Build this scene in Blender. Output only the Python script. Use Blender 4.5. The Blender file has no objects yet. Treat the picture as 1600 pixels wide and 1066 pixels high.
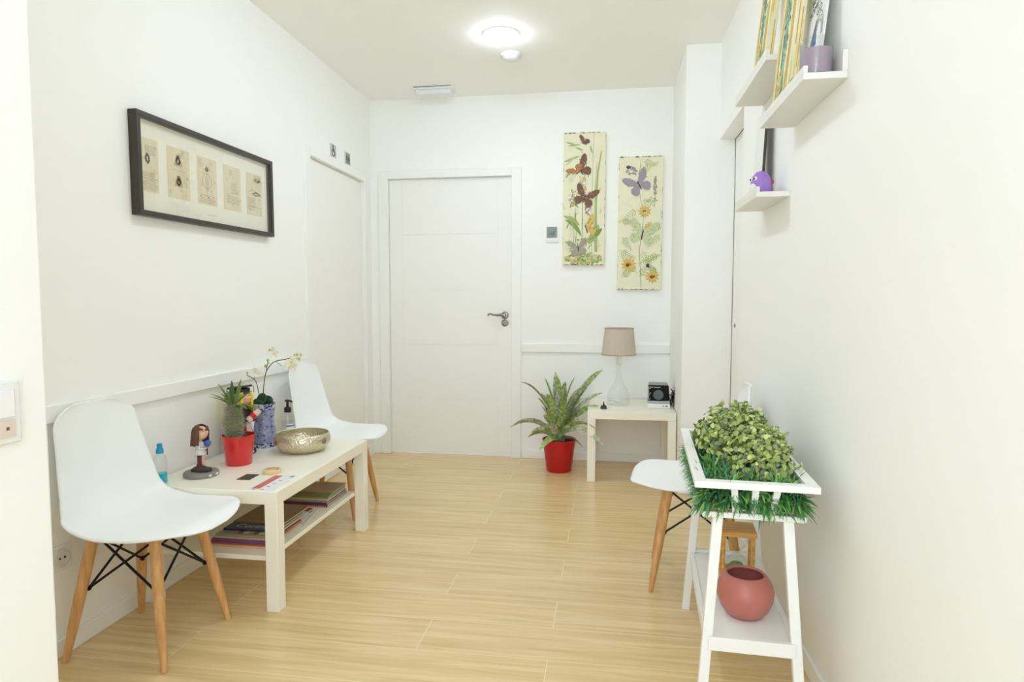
import bpy, math, random
from mathutils import Vector, Matrix, noise
R = math.radians
PI = math.pi
C = bpy.context.scene.collection
scn = bpy.context.scene

# ------------------------------------------------------------------ camera
F, CX, CY, H = 1000.0, 800.0, 533.0, 1.14
YAW, PITCH = math.atan(150 / F), math.atan(63 / F)
cam = bpy.data.cameras.new('camera')
co = bpy.data.objects.new('camera', cam)
C.objects.link(co)
co.location = (0, 0, H)
co.rotation_euler = (PI / 2 - PITCH, 0, YAW)
cam.sensor_width = 36
cam.lens = 36 * F / 1600
cam.clip_start = .05
scn.camera = co

# ------------------------------------------------------------------ world, lamps, exposure
w = bpy.data.worlds.new('world')
scn.world = w
w.use_nodes = True
bg = w.node_tree.nodes['Background']
bg.inputs[0].default_value = (.80, .90, 1.05, 1)
bg.inputs[1].default_value = 2.1
vs = scn.view_settings
vs.view_transform = 'Standard'
vs.look = 'None'
vs.exposure = 0.71
vs.gamma = 1
vs.use_curve_mapping = False
scn.cycles.max_bounces = 20
scn.cycles.diffuse_bounces = 12
scn.cycles.glossy_bounces = 6
scn.cycles.transparent_max_bounces = 16
LAMP = 38.0            # emission of the visible ceiling lamp; the added fill lamps take a share

# ------------------------------------------------------------------ measuring helpers (pixel of the 1600x1066 photo -> point on a plane)
_f = Vector((-math.sin(YAW) * math.cos(PITCH), math.cos(YAW) * math.cos(PITCH), -math.sin(PITCH)))
_r = Vector((math.cos(YAW), math.sin(YAW), 0))
_u = _r.cross(_f)


def ray(x, y): return _f * F + _r * (x - CX) + _u * (CY - y)


def pz(x, y, z):
    r = ray(x, y)
    return Vector((0, 0, H)) + r * ((z - H) / r.z)


def py(x, y, Y):
    r = ray(x, y)
    return Vector((0, 0, H)) + r * (Y / r.y)


# ------------------------------------------------------------------ materials
def s2l(c):
    return tuple(((v / 255) / 12.92 if v / 255 <= .04045 else ((v / 255 + .055) / 1.055) ** 2.4) for v in c)


MATS = {}


def mat(name, rgb, rough=.5, metal=0, trans=0, ior=1.45, noise_amt=.04, noise_scale=30, bump=0, bump_scale=200,
        sheen=0, coat=0, emit=0, alpha=1, lin=None, spec=.5):
    if name in MATS: return MATS[name]
    m = bpy.data.materials.new(name)
    m.use_nodes = True
    nt = m.node_tree
    b = nt.nodes['Principled BSDF']
    c = lin or s2l(rgb)
    b.inputs['Base Color'].default_value = (*c, 1)
    b.inputs['Roughness'].default_value = rough
    b.inputs['Metallic'].default_value = metal
    b.inputs['Transmission Weight'].default_value = trans
    b.inputs['IOR'].default_value = ior
    b.inputs['Coat Weight'].default_value = coat
    b.inputs['Specular IOR Level'].default_value = spec
    b.inputs['Alpha'].default_value = alpha
    if emit:
        b.inputs['Emission Color'].default_value = (.82, .92, 1.08, 1)
        b.inputs['Emission Strength'].default_value = emit
    if noise_amt or bump:
        tc = nt.nodes.new('ShaderNodeTexCoord')
        n = nt.nodes.new('ShaderNodeTexNoise')
        n.inputs['Scale'].default_value = noise_scale
        n.inputs['Detail'].default_value = 4
        nt.links.new(tc.outputs['Object'], n.inputs['Vector'])
        if noise_amt:
            mx = nt.nodes.new('ShaderNodeMix')
            mx.data_type = 'RGBA'
            mx.inputs[6].default_value = (*[v * (1 - noise_amt) for v in c], 1)
            mx.inputs[7].default_value = (*[min(1, v * (1 + noise_amt)) for v in c], 1)
            nt.links.new(n.outputs['Fac'], mx.inputs[0])
            nt.links.new(mx.outputs[2], b.inputs['Base Color'])
        if bump:
            n2 = nt.nodes.new('ShaderNodeTexNoise')
            n2.inputs['Scale'].default_value = bump_scale
            nt.links.new(tc.outputs['Object'], n2.inputs['Vector'])
            bp = nt.nodes.new('ShaderNodeBump')
            bp.inputs['Strength'].default_value = bump
            bp.inputs['Distance'].default_value = .002
            nt.links.new(n2.outputs['Fac'], bp.inputs['Height'])
            nt.links.new(bp.outputs[0], b.inputs['Normal'])
    MATS[name] = m
    return m


def glass_mat(name, rgb, rough=.02):
    """thin-walled clear material: mostly transparent with a fresnel gloss"""
    if name in MATS: return MATS[name]
    m = bpy.data.materials.new(name)
    m.use_nodes = True
    nt = m.node_tree
    for n in list(nt.nodes):
        if n.type != 'OUTPUT_MATERIAL': nt.nodes.remove(n)
    out = [n for n in nt.nodes if n.type == 'OUTPUT_MATERIAL'][0]
    t = nt.nodes.new('ShaderNodeBsdfTransparent')
    t.inputs[0].default_value = (*rgb, 1)
    g = nt.nodes.new('ShaderNodeBsdfGlossy')
    g.inputs['Roughness'].default_value = rough
    lw = nt.nodes.new('ShaderNodeLayerWeight')
    lw.inputs['Blend'].default_value = .5
    pw = nt.nodes.new('ShaderNodeMath')
    pw.operation = 'POWER'
    pw.inputs[1].default_value = 4
    ml = nt.nodes.new('ShaderNodeMath')
    ml.operation = 'MULTIPLY_ADD'
    ml.inputs[1].default_value = .55
    ml.inputs[2].default_value = .035
    nt.links.new(lw.outputs['Facing'], pw.inputs[0])
    nt.links.new(pw.outputs[0], ml.inputs[0])
    mx = nt.nodes.new('ShaderNodeMixShader')
    nt.links.new(ml.outputs[0], mx.inputs[0])
    nt.links.new(t.outputs[0], mx.inputs[1])
    nt.links.new(g.outputs[0], mx.inputs[2])
    nt.links.new(mx.outputs[0], out.inputs[0])
    MATS[name] = m
    return m


def floor_mat():
    m = bpy.data.materials.new('wood_look_tile')
    m.use_nodes = True
    nt = m.node_tree
    N, L = nt.nodes.new, nt.links.new
    b = nt.nodes['Principled BSDF']
    tc = N('ShaderNodeTexCoord')
    mp = N('ShaderNodeMapping')
    mp.inputs['Location'].default_value = (.18, .04, 0)
    L(tc.outputs['Object'], mp.inputs[0])
    br = N('ShaderNodeTexBrick')
    br.offset = .36
    br.offset_frequency = 2
    br.inputs['Scale'].default_value = 1
    br.inputs['Brick Width'].default_value = 1.2
    br.inputs['Row Height'].default_value = .2
    br.inputs['Mortar Size'].default_value = .0016
    br.inputs['Mortar Smooth'].default_value = .2
    br.inputs['Color1'].default_value = (0, 0, 0, 1)
    br.inputs['Color2'].default_value = (1, 1, 1, 1)
    br.inputs['Mortar'].default_value = (.5, .5, .5, 1)
    L(mp.outputs[0], br.inputs['Vector'])
    # grain stretched along the plank, shifted from plank to plank
    vm = N('ShaderNodeVectorMath')
    vm.operation = 'MULTIPLY_ADD'
    vm.inputs[1].default_value = (1.3, 22, 1)
    L(mp.outputs[0], vm.inputs[0])
    sc = N('ShaderNodeVectorMath')
    sc.operation = 'SCALE'
    sc.inputs['Scale'].default_value = 17
    L(br.outputs['Color'], sc.inputs[0])
    L(sc.outputs[0], vm.inputs[2])
    n1 = N('ShaderNodeTexNoise')
    n1.inputs['Scale'].default_value = 1.7
    n1.inputs['Detail'].default_value = 7
    n1.inputs['Roughness'].default_value = .62
    n1.inputs['Distortion'].default_value = .5
    L(vm.outputs[0], n1.inputs['Vector'])
    cr = N('ShaderNodeValToRGB')
    e = cr.color_ramp.elements
    e[0].position = .30
    e[0].color = (*s2l((207, 180, 131)), 1)
    e[1].position = .72
    e[1].color = (*s2l((236, 214, 168)), 1)
    k = e.new(.5)
    k.color = (*s2l((224, 197, 147)), 1)
    L(n1.outputs['Fac'], cr.inputs[0])
    # plank to plank tone
    hs = N('ShaderNodeMix')
    hs.data_type = 'RGBA'
    hs.blend_type = 'MULTIPLY'
    hs.inputs[0].default_value = 1
    tone = N('ShaderNodeValToRGB')
    tone.color_ramp.elements[0].color = (.94, .935, .925, 1)
    tone.color_ramp.elements[1].color = (1, 1, 1, 1)
    L(br.outputs['Color'], tone.inputs[0])
    L(cr.outputs[0], hs.inputs[6])
    L(tone.outputs[0], hs.inputs[7])
    jm = N('ShaderNodeMix')
    jm.data_type = 'RGBA'
    jm.inputs[7].default_value = (*s2l((236, 219, 178)), 1)
    L(br.outputs['Fac'], jm.inputs[0])
    L(hs.outputs[2], jm.inputs[6])
    L(jm.outputs[2], b.inputs['Base Color'])
    b.inputs['Roughness'].default_value = .22
    bp = N('ShaderNodeBump')
    bp.inputs['Strength'].default_value = .12
    bp.inputs['Distance'].default_value = .002
    L(n1.outputs['Fac'], bp.inputs['Height'])
    L(bp.outputs[0], b.inputs['Normal'])
    return m


def voronoi_mat(name, cols, scale, grout, rough=.2):
    m = bpy.data.materials.new(name)
    m.use_nodes = True
    nt = m.node_tree
    N, L = nt.nodes.new, nt.links.new
    b = nt.nodes['Principled BSDF']
    tc = N('ShaderNodeTexCoord')
    v = N('ShaderNodeTexVoronoi')
    v.inputs['Scale'].default_value = scale
    L(tc.outputs['Object'], v.inputs['Vector'])
    e = N('ShaderNodeTexVoronoi')
    e.feature = 'DISTANCE_TO_EDGE'
    e.inputs['Scale'].default_value = scale
    L(tc.outputs['Object'], e.inputs['Vector'])
    sep = N('ShaderNodeSeparateColor')
    L(v.outputs['Color'], sep.inputs[0])
    cr = N('ShaderNodeValToRGB')
    cr.color_ramp.interpolation = 'CONSTANT'
    els = cr.color_ramp.elements
    for i, c in enumerate(cols):
        el = els[i] if i < 2 else els.new(i / len(cols))
        el.position = i / len(cols)
        el.color = (*s2l(c), 1)
    L(sep.outputs[0], cr.inputs[0])
    lt = N('ShaderNodeMath')
    lt.operation = 'LESS_THAN'
    lt.inputs[1].default_value = .07
    L(e.outputs['Distance'], lt.inputs[0])
    mx = N('ShaderNodeMix')
    mx.data_type = 'RGBA'
    mx.inputs[7].default_value = (*s2l(grout), 1)
    L(lt.outputs[0], mx.inputs[0])
    L(cr.outputs[0], mx.inputs[6])
    L(mx.outputs[2], b.inputs['Base Color'])
    b.inputs['Roughness'].default_value = rough
    return m


def wood_mat(name, dark, light, axis_scale=(40, 40, 3), rough=.45):
    m = bpy.data.materials.new(name)
    m.use_nodes = True
    nt = m.node_tree
    N, L = nt.nodes.new, nt.links.new
    b = nt.nodes['Principled BSDF']
    tc = N('ShaderNodeTexCoord')
    mp = N('ShaderNodeMapping')
    mp.inputs['Scale'].default_value = axis_scale
    L(tc.outputs['Object'], mp.inputs[0])
    n = N('ShaderNodeTexNoise')
    n.inputs['Scale'].default_value = 2
    n.inputs['Detail'].default_value = 5
    L(mp.outputs[0], n.inputs['Vector'])
    cr = N('ShaderNodeValToRGB')
    cr.color_ramp.elements[0].position = .3
    cr.color_ramp.elements[1].position = .7
    cr.color_ramp.elements[0].color = (*s2l(dark), 1)
    cr.color_ramp.elements[1].color = (*s2l(light), 1)
    L(n.outputs['Fac'], cr.inputs[0])
    L(cr.outputs[0], b.inputs['Base Color'])
    b.inputs['Roughness'].default_value = rough
    return m


WALL = mat('wall_paint', (0, 0, 0), .6, lin=(.915, .92, .90), noise_amt=.006, noise_scale=2, bump=.05, bump_scale=350)
CEIL = mat('ceiling_paint', (0, 0, 0), .75, lin=(.94, .945, .915), noise_amt=.005, noise_scale=2)
TRIM = mat('trim_lacquer', (0, 0, 0), .35, lin=(.90, .905, .88), noise_amt=.006, noise_scale=4)
DOORW = mat('door_lacquer', (0, 0, 0), .38, lin=(.89, .89, .86), noise_amt=.006, noise_scale=3)
SHELL = mat('white_plastic_shell', (0, 0, 0), .32, lin=(.91, .935, .935), noise_amt=.005, noise_scale=5)
TABW = mat('white_foil_board', (0, 0, 0), .3, lin=(.91, .88, .76), noise_amt=.01, noise_scale=6)
STANDW = mat('white_painted_wood', (0, 0, 0), .4, lin=(.86, .87, .84), noise_amt=.02, noise_scale=20)
FLOOR = floor_mat()
BEECH = wood_mat('beech_leg_wood', (193, 140, 84), (222, 175, 116))
BLACKM = mat('black_wire', (28, 24, 20), .4, metal=.3)
STEEL = mat('satin_steel', (150, 146, 138), .3, metal=1, noise_amt=.03)
CHROME = mat('chrome', (190, 190, 190), .12, metal=1, noise_amt=0)


# ------------------------------------------------------------------ geometry builder
class G:
    def __init__(s):
        s.v, s.f, s.m = [], [], []

    def add(s, verts, faces, m=0, M=None):
        o = len(s.v)
        if M is not None: verts = [M @ Vector(p) for p in verts]
        s.v += [tuple(p) for p in verts]
        s.f += [tuple(i + o for i in f) for f in faces]
        s.m += [m] * len(faces)
        return s

    def box(s, a, b, m=0, M=None):
        (x0, y0, z0), (x1, y1, z1) = a, b
        vs_ = [(x0, y0, z0), (x1, y0, z0), (x1, y1, z0), (x0, y1, z0), (x0, y0, z1), (x1, y0, z1), (x1, y1, z1), (x0, y1, z1)]
        return s.add(vs_, [(0, 3, 2, 1), (4, 5, 6, 7), (0, 1, 5, 4), (1, 2, 6, 5), (2, 3, 7, 6), (3, 0, 4, 7)], m, M)

    def hexa(s, p8, m=0, M=None):
        return s.add(p8, [(0, 3, 2, 1), (4, 5, 6, 7), (0, 1, 5, 4), (1, 2, 6, 5), (2, 3, 7, 6), (3, 0, 4, 7)], m, M)

    def beam(s, p, q, w, d, m=0, wq=None, dq=None):
        """rectangular bar with horizontal ends between p (low) and q (high)"""
        wq, dq = wq or w, dq or d
        (a, b, c), (e, f, g) = p, q
        P8 = [(a - w / 2, b - d / 2, c), (a + w / 2, b - d / 2, c), (a + w / 2, b + d / 2, c), (a - w / 2, b + d / 2, c),
              (e - wq / 2, f - dq / 2, g), (e + wq / 2, f - dq / 2, g), (e + wq / 2, f + dq / 2, g), (e - wq / 2, f + dq / 2, g)]
        return s.hexa(P8, m)

    def lathe(s, prof, seg=32, m=0, M=None, close=False, mats=None):
        n = len(prof)
        vs_, fs, ms = [], [], []
        for r, z in prof:
            for i in range(seg):
                a = 2 * PI * i / seg
                vs_.append((r * math.cos(a), r * math.sin(a), z))
        for j in range(n - 1):
            for i in range(seg):
                k = (i + 1) % seg
                fs.append((j * seg + i, j * seg + k, (j + 1) * seg + k, (j + 1) * seg + i))
        if prof[0][0] > 1e-5: fs.append(tuple(range(seg))[::-1]) if not close else None
        if prof[-1][0] > 1e-5: fs.append(tuple((n - 1) * seg + i for i in range(seg))) if not close else None
        fs = [f for f in fs if f]
        return s.add(vs_, fs, m, M)

    def tube(s, pts, r, seg=8, m=0, caps=True):
        pts = [Vector(p) for p in pts]
        n = len(pts)
        rs = r if isinstance(r, (list, tuple)) else [r] * n
        up = Vector((0, 0, 1))
        t0 = (pts[1] - pts[0]).normalized()
        if abs(t0.dot(up)) > .95: up = Vector((1, 0, 0))
        vs_, fs = [], []
        prev = None
        for i, p in enumerate(pts):
            t = (pts[min(i + 1, n - 1)] - pts[max(i - 1, 0)]).normalized()
            if prev is None: a = t.cross(up).normalized()
            else: a = (prev - t * prev.dot(t)).normalized()
            prev = a
            b = t.cross(a)
            for k in range(seg):
                an = 2 * PI * k / seg
                vs_.append(p + (a * math.cos(an) + b * math.sin(an)) * rs[i])
        for i in range(n - 1):
            for k in range(seg):
                l = (k + 1) % seg
                fs.append((i * seg + k, i * seg + l, (i + 1) * seg + l, (i + 1) * seg + k))
        if caps:
            fs.append(tuple(range(seg))[::-1])
            fs.append(tuple((n - 1) * seg + k for k in range(seg)))
        return s.add(vs_, fs, m)

    def ball(s, c, r, m=0, seg=16, rings=10, M=None):
        if not isinstance(r, (tuple, list)): r = (r, r, r)
        vs_, fs = [], []
        for j in range(rings + 1):
            th = PI * j / rings
            for i in range(seg):
                a = 2 * PI * i / seg
                vs_.append((c[0] + r[0] * math.sin(th) * math.cos(a), c[1] + r[1] * math.sin(th) * math.sin(a), c[2] + r[2] * math.cos(th)))
        for j in range(rings):
            for i in range(seg):
                k = (i + 1) % seg
                fs.append((j * seg + i, (j + 1) * seg + i, (j + 1) * seg + k, j * seg + k))
        return s.add(vs_, fs, m, M)

    def prism(s, pts, z0, z1, m=0, M=None):
        n = len(pts)
        vs_ = [(x, y, z0) for x, y in pts] + [(x, y, z1) for x, y in pts]
        fs = [tuple(range(n))[::-1], tuple(range(n, 2 * n))] + [(i, (i + 1) % n, n + (i + 1) % n, n + i) for i in range(n)]
        return s.add(vs_, fs, m, M)

    def flat(s, pts, z, m=0, M=None):
        return s.add([(x, y, z) for x, y in pts], [tuple(range(len(pts)))], m, M)

    def strip(s, path, widths, side, m=0, fold=0):
        """leaf blade: path of points, widths, side vector (roughly across), fold raises the edges"""
        path = [Vector(p) for p in path]
        n = len(path)
        side = Vector(side).normalized()
        vs_, fs = [], []
        for i, p in enumerate(path):
            t = (path[min(i + 1, n - 1)] - path[max(i - 1, 0)]).normalized()
            a = (side - t * side.dot(t)).normalized()
            nn = a.cross(t)
            if nn.z < 0: nn = -nn
            w_ = widths[i]
            vs_ += [p - a * w_ + nn * fold * w_, p, p + a * w_ + nn * fold * w_]
        for i in range(n - 1):
            b = 3 * i
            fs += [(b, b + 1, b + 4, b + 3), (b + 1, b + 2, b + 5, b + 4)]
        return s.add(vs_, fs, m)

    def obj(s, name, mats, parent=None, loc=(0, 0, 0), rotz=0, smooth=True, bevel=0, solid=0, sub=0, angle=38, bseg=2):
        me = bpy.data.meshes.new(name)
        me.from_pydata(s.v, [], s.f)
        if not isinstance(mats, (list, tuple)): mats = [mats]
        for mm in mats: me.materials.append(mm)
        if len(mats) > 1: me.polygons.foreach_set('material_index', s.m)
        me.update()
        if smooth:
            me.polygons.foreach_set('use_smooth', [True] * len(me.polygons))
            me.set_sharp_from_angle(angle=R(angle))
        o = bpy.data.objects.new(name, me)
        C.objects.link(o)
        if parent is not None: o.parent = parent
        o.location = loc
        o.rotation_euler = (0, 0, rotz)
        if solid:
            md = o.modifiers.new('solid', 'SOLIDIFY')
            md.thickness = solid
            md.offset = -1
        if bevel:
            md = o.modifiers.new('bevel', 'BEVEL')
            md.width = bevel
            md.segments = bseg
            md.limit_method = 'ANGLE'
            md.angle_limit = R(40)
            md.harden_normals = False
        if sub:
            md = o.modifiers.new('sub', 'SUBSURF')
            md.levels = md.render_levels = sub
        return o


def tag(o, label=None, cat=None, group=None, kind=None):
    if label: o['label'] = label
    if cat: o['category'] = cat
    if group: o['group'] = group
    if kind: o['kind'] = kind
    return o


def empty(name, loc, rotz=0, label=None, cat=None, group=None):
    o = bpy.data.objects.new(name, None)
    o.empty_display_size = .05
    C.objects.link(o)
    o.location = loc
    o.rotation_euler = (0, 0, rotz)
    return tag(o, label, cat, group)


def copy_tree(o, parent=None):
    c = o.copy()
    C.objects.link(c)
    if parent: c.parent = parent
    for ch in list(o.children): copy_tree(ch, c)
    return c


def text_obj(name, body, size, m, parent, M, extrude=.0003):
    cu = bpy.data.curves.new(name, 'FONT')
    cu.body = body
    cu.size = size
    cu.extrude = extrude
    cu.align_x = 'CENTER'
    cu.align_y = 'CENTER'
    t = bpy.data.objects.new(name + '_tmp', cu)
    C.objects.link(t)
    dg = bpy.context.evaluated_depsgraph_get()
    me = bpy.data.meshes.new_from_object(t.evaluated_get(dg))
    bpy.data.objects.remove(t)
    me.materials.clear()
    me.materials.append(m)
    me.transform(M)
    o = bpy.data.objects.new(name, me)
    C.objects.link(o)
    o.parent = parent
    return o


def struct(o, label, cat): return tag(o, label, cat, None, 'structure')


# ================================================================== THE ROOM
XL, XR, YB, ZC = -1.73, .62, 4.55, 2.59
YN, XN = 1.05, -1.04          # corner of the near left wall
Y0 = -1.6

g = G().box((-1.95, Y0, -.1), (.9, 4.75, 0))
struct(g.obj('floor', FLOOR, smooth=False), 'glossy light oak look plank tile floor', 'floor')
g = G().box((-1.95, Y0, ZC), (.9, 4.75, ZC + .1))
struct(g.obj('ceiling', CEIL, smooth=False), 'plain off-white ceiling with a round lamp', 'ceiling')

DL0, DL1, DLZ = 3.56, 4.40, 1.985       # left door
g = G()
g.box((-1.85, YN, 0), (XL, DL0 - .02, ZC)).box((-1.85, DL1 + .02, 0), (XL, 4.70, ZC)).box((-1.85, DL0 - .02, DLZ + .02), (XL, DL1 + .02, ZC))
struct(g.obj('wall_left', WALL, smooth=False), 'white wall behind the coffee table', 'wall')
DB0, DB1, DBZ = -1.60, -.685, 2.025     # back door
g = G()
g.box((XL, YB, 0), (DB0 - .02, 4.70, ZC)).box((DB1 + .02, YB, 0), (.72, 4.70, ZC)).box((DB0 - .02, YB, DBZ + .02), (DB1 + .02, 4.70, ZC))
struct(g.obj('wall_back', WALL, smooth=False), 'white wall at the far end with a closed door and butterfly panels', 'wall')
DR0, DR1, DRZ = 3.18, 3.83, 2.055       # right door, set back in the wall
g = G()
g.box((XR, Y0, 0), (.80, DR0, ZC)).box((XR, DR0, DRZ), (.80, DR1, ZC)).box((.76, DR0, 0), (.80, DR1, DRZ))
struct(g.obj('wall_right', WALL, smooth=False), 'white wall carrying the picture ledges', 'wall')
g = G().box((.428, DR1, 0), (.80, YB, ZC))
struct(g.obj('wall_column', WALL, smooth=False, bevel=.003), 'white boxed column beside the side table', 'wall')
g = G().box((-1.85, Y0, 0), (XN, YN, ZC))
struct(g.obj('wall_near', WALL, smooth=False, bevel=.006), 'white wall corner at the left edge of the picture with a switch', 'wall')

# baseboards
g = G().box((XL, YN, 0), (XL + .012, DL0 - .075, .06))
struct(g.obj('baseboard_left', TRIM, bevel=.003), 'white baseboard along the left wall', 'baseboard')
g = G().box((DB1 + .075, YB - .012, 0), (.428, YB, .06))
struct(g.obj('baseboard_back', TRIM, bevel=.003), 'white baseboard behind the side table', 'baseboard')
g = G().box((XR - .012, Y0, 0), (XR, DR0 - .002, .06))
struct(g.obj('baseboard_right', TRIM, bevel=.003), 'white baseboard along the right wall', 'baseboard')
g = G().box((.416, DR1 - .012, 0), (XR, DR1, .06)).box((.416, DR1, 0), (.428, YB - .012, .06))
struct(g.obj('baseboard_column', TRIM, bevel=.003), 'white baseboard around the boxed column', 'baseboard')
# chair rails
g = G().box((XL, YN, .757), (XL + .018, DL0 - .075, .815))
struct(g.obj('trim_1', TRIM, bevel=.004), 'white chair rail along the left wall', 'trim')
g = G().box((DB1 + .075, YB - .016, .772), (.428, YB, .835))
struct(g.obj('trim_2', TRIM, bevel=.004), 'white chair rail on the back wall behind the lamp', 'trim')

# ---- door_1 (left wall)
g = G().box((XL - .055, DL0 + .0015, .006), (XL - .016, DL1 - .0015, DLZ - .002))
d1 = struct(g.obj('door_1', DOORW, bevel=.002), 'plain white door in the left wall below two small signs', 'door')
g = G()
g.box((XL - .1, DL0 - .07, 0), (XL + .014, DL0, DLZ + .055)).box((XL - .1, DL1, 0), (XL + .014, DL1 + .07, DLZ + .055))
g.box((XL - .1, DL0, DLZ), (XL + .014, DL1, DLZ + .055))
g.box((XL - .1, DL0, 0), (XL - .057, DL0 + .014, DLZ)).box((XL - .1, DL1 - .014, 0), (XL - .057, DL1, DLZ))
g.obj('door_frame', TRIM, d1, bevel=.003)

# ---- door_2 (back wall) with routed grooves and a lever handle
zs = [.006, .41, .418, .812, .82, 1.214, 1.222, 1.616, 1.624, DBZ - .003]
yf = YB + .022
g = G().box((DB0 + .003, yf + .004, .006), (DB1 - .003, yf + .04, DBZ - .003))
for a, b in zip(zs[0::2], zs[1::2]): g.box((DB0 + .003 + .10, yf, a), (DB1 - .003 - .10, yf + .0041, b))
g.box((DB0 + .003, yf, .006), (DB0 + .1026, yf + .0041, DBZ - .003)).box((DB1 - .1026, yf, .006), (DB1 - .003, yf + .0041, DBZ - .003))
d2 = struct(g.obj('door_2', DOORW, smooth=False), 'white grooved door with a silver lever handle in the back wall', 'door')
g = G()
g.box((DB0 - .07, YB - .014, 0), (DB0, YB + .1, DBZ + .06)).box((DB1, YB - .014, 0), (DB1 + .07, YB + .1, DBZ + .06))
g.box((DB0, YB - .014, DBZ), (DB1, YB + .1, DBZ + .06))
g.obj('door_frame', TRIM, d2, bevel=.003)
hx, hz = -.737, 1.035
g = G()
Mh = Matrix.Translation((hx, yf, hz)) @ Matrix.Rotation(PI / 2, 4, 'X')
g.lathe([(0, 0), (.026, 0), (.027, .004), (.022, .010), (.012, .012), (.010, .045), (.012, .05), (.012, .056), (0, .058)], 24, 0, Mh)
y = yf - .05
g.tube([(hx, y, hz), (hx - .02, y - .002, hz + .004), (hx - .05, y, hz + .001), (hx - .08, y, hz + .004), (hx - .10, y + .002, hz + .010), (hx - .112, y + .004, hz + .008), (hx - .118, y + .004, hz - .004)],
       [.011, .010, .008, .0065, .006, .006, .005], 12)
g.obj('door_handle', STEEL, d2)
g = G()
g.lathe([(0, 0), (.025, 0), (.026, .004), (.020, .008), (.013, .008), (.012, .006), (.009, .006), (.0085, .011), (0, .011)], 24, 0, Matrix.Translation((hx, yf, hz - .056)) @ Matrix.Rotation(PI / 2, 4, 'X'))
g.obj('lock_escutcheon', STEEL, d2)
for zz in (.25, 1.75):
    g = G().lathe([(0, 0), (.007, 0), (.007, .08), (0, .08)], 12, 0, Matrix.Translation((DB0 - .002, YB - .018, zz)))
    g.obj('hinge', TRIM, d2)

# ---- door_3 (right wall, recessed)
g = G().box((.706, DR0 + .003, .006), (.74, DR1 - .001, DRZ - .001))
d3 = struct(g.obj('door_3', DOORW, bevel=.002), 'white door set back in the right wall with a small keyhole', 'door')
g = G().lathe([(0, 0), (.011, 0), (.011, .004), (.006, .006), (0, .006)], 16, 0, Matrix.Translation((.706, DR1 - .09, 1.0)) @ Matrix.Rotation(-PI / 2, 4, 'Y'))
g.obj('keyhole', STEEL, d3)
g = G().box((.7035, DR1 - .0015, 0), (.7058, DR1 - .0002, DRZ)).box((.7035, DR0, DRZ - .0015), (.7058, DR1, DRZ))
g.obj('door_seal', mat('dark_seal', (70, 62, 50), .8), d3, smooth=False)

# ================================================================== CEILING FITTINGS
WPL = mat('white_plastic', (0, 0, 0), .4, lin=(.82, .82, .80), noise_amt=.01)
EMIT = mat('lit_diffuser', (255, 255, 250), .5, emit=LAMP, noise_amt=0)
EMIT_FILL = mat('fill_lamp_diffuser', (255, 255, 250), .5, emit=LAMP * .66, noise_amt=0)  # glow of the added lamps that stay out of view


def ceiling_lamp(x, y, label, k=1.0, deep=.034):
    r = empty('ceiling_lamp', (x, y, ZC), 0, label, 'ceiling light', 'round ceiling lamps along the corridor')
    G().lathe([(.1005 * k, 0), (.1005 * k, -.006), (.0995 * k, -.008), (.098 * k, -.0085), (.0, -.008)], 48).obj('lamp_ring', WPL, r)
    G().lathe([(0, -deep), (.030 * k, -.98 * deep), (.060 * k, -.87 * deep), (.082 * k, -.66 * deep), (.095 * k, -.38 * deep), (.098 * k, -.010), (0, -.009)], 48).obj('diffuser', EMIT if deep < .05 else EMIT_FILL, r)
    return r


ceiling_lamp(-.59, 3.535, 'round white ceiling lamp, lit, in the far half of the ceiling')
ceiling_lamp(-.56, 2.42, 'added unseen round fill lamp above the coffee table end, nearer than the lit one', 1.05, .11)  # added lamp above the frame, brightens the ceiling and side walls
ceiling_lamp(-.22, -.7, 'added unseen round fill lamp farthest behind, by the open end', .95, .11)  # added lamp behind the camera, only there for fill light

r = empty('smoke_detector', (-.58, 3.83, ZC), 0, 'small round white detector on the ceiling right beyond the lit lamp', 'detector')
G().lathe([(0, 0), (.062, 0), (.062, -.012), (.054, -.022), (.0, -.024)], 36).obj('detector_body', mat('detector_plastic', (0, 0, 0), .5, lin=(.66, .66, .62)), r)
G().lathe([(.046, -.020), (.050, -.026), (.036, -.034), (0, -.036)], 36).obj('detector_cap', WPL, r)

r = empty('emergency_light', (-1.19, 4.36, ZC), 0, 'flat white emergency light fitting on the ceiling above the doors', 'emergency light')
g = G().box((-.135, -.065, -.018), (.135, .065, 0))
g.obj('light_base', WPL, r, bevel=.004)
g = G().hexa([(-.118, -.046, -.045), (.118, -.046, -.045), (.118, .05, -.045), (-.118, .05, -.045), (-.126, -.058, -.018), (.126, -.058, -.018), (.126, .058, -.018), (-.126, .058, -.018)])
g.obj('light_cover', mat('frosted_cover', (0, 0, 0), .25, lin=(.78, .82, .83)), r, bevel=.006)
g = G().box((-.13, -.0665, -.006), (.13, -.0655, -.003))
g.obj('shadow_gap', mat('dark_gap', (70, 68, 62), .8), r, smooth=False)

# ================================================================== WALL FITTINGS
SIGNW = mat('sign_white', (0, 0, 0), .4, lin=(.78, .79, .78))
INK = mat('ink_black', (38, 36, 34), .7)
INKB = mat('ink_brown', (92, 74, 50), .8)
SILV = mat('brushed_silver_plate', (196, 198, 194), .4, metal=.2)


def wall_plate(name, y, z, sz, label, pict):
    r = empty(name, (XL + .0005, y, z), 0, label, 'sign', 'small square signs above the left door')
    G().box((0, -sz / 2, -sz / 2), (.004, sz / 2, sz / 2)).obj('sign_plate', SILV, r, bevel=.001)
    g = G()
    # local drawing plane: u = y (towards the far end), v = z
    M = Matrix(((0, 0, 1, .0042), (1, 0, 0, 0), (0, 1, 0, 0), (0, 0, 0, 1)))
    pict(g, M)
    g.obj('pictogram', INK, r, smooth=False)
    return r


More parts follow.
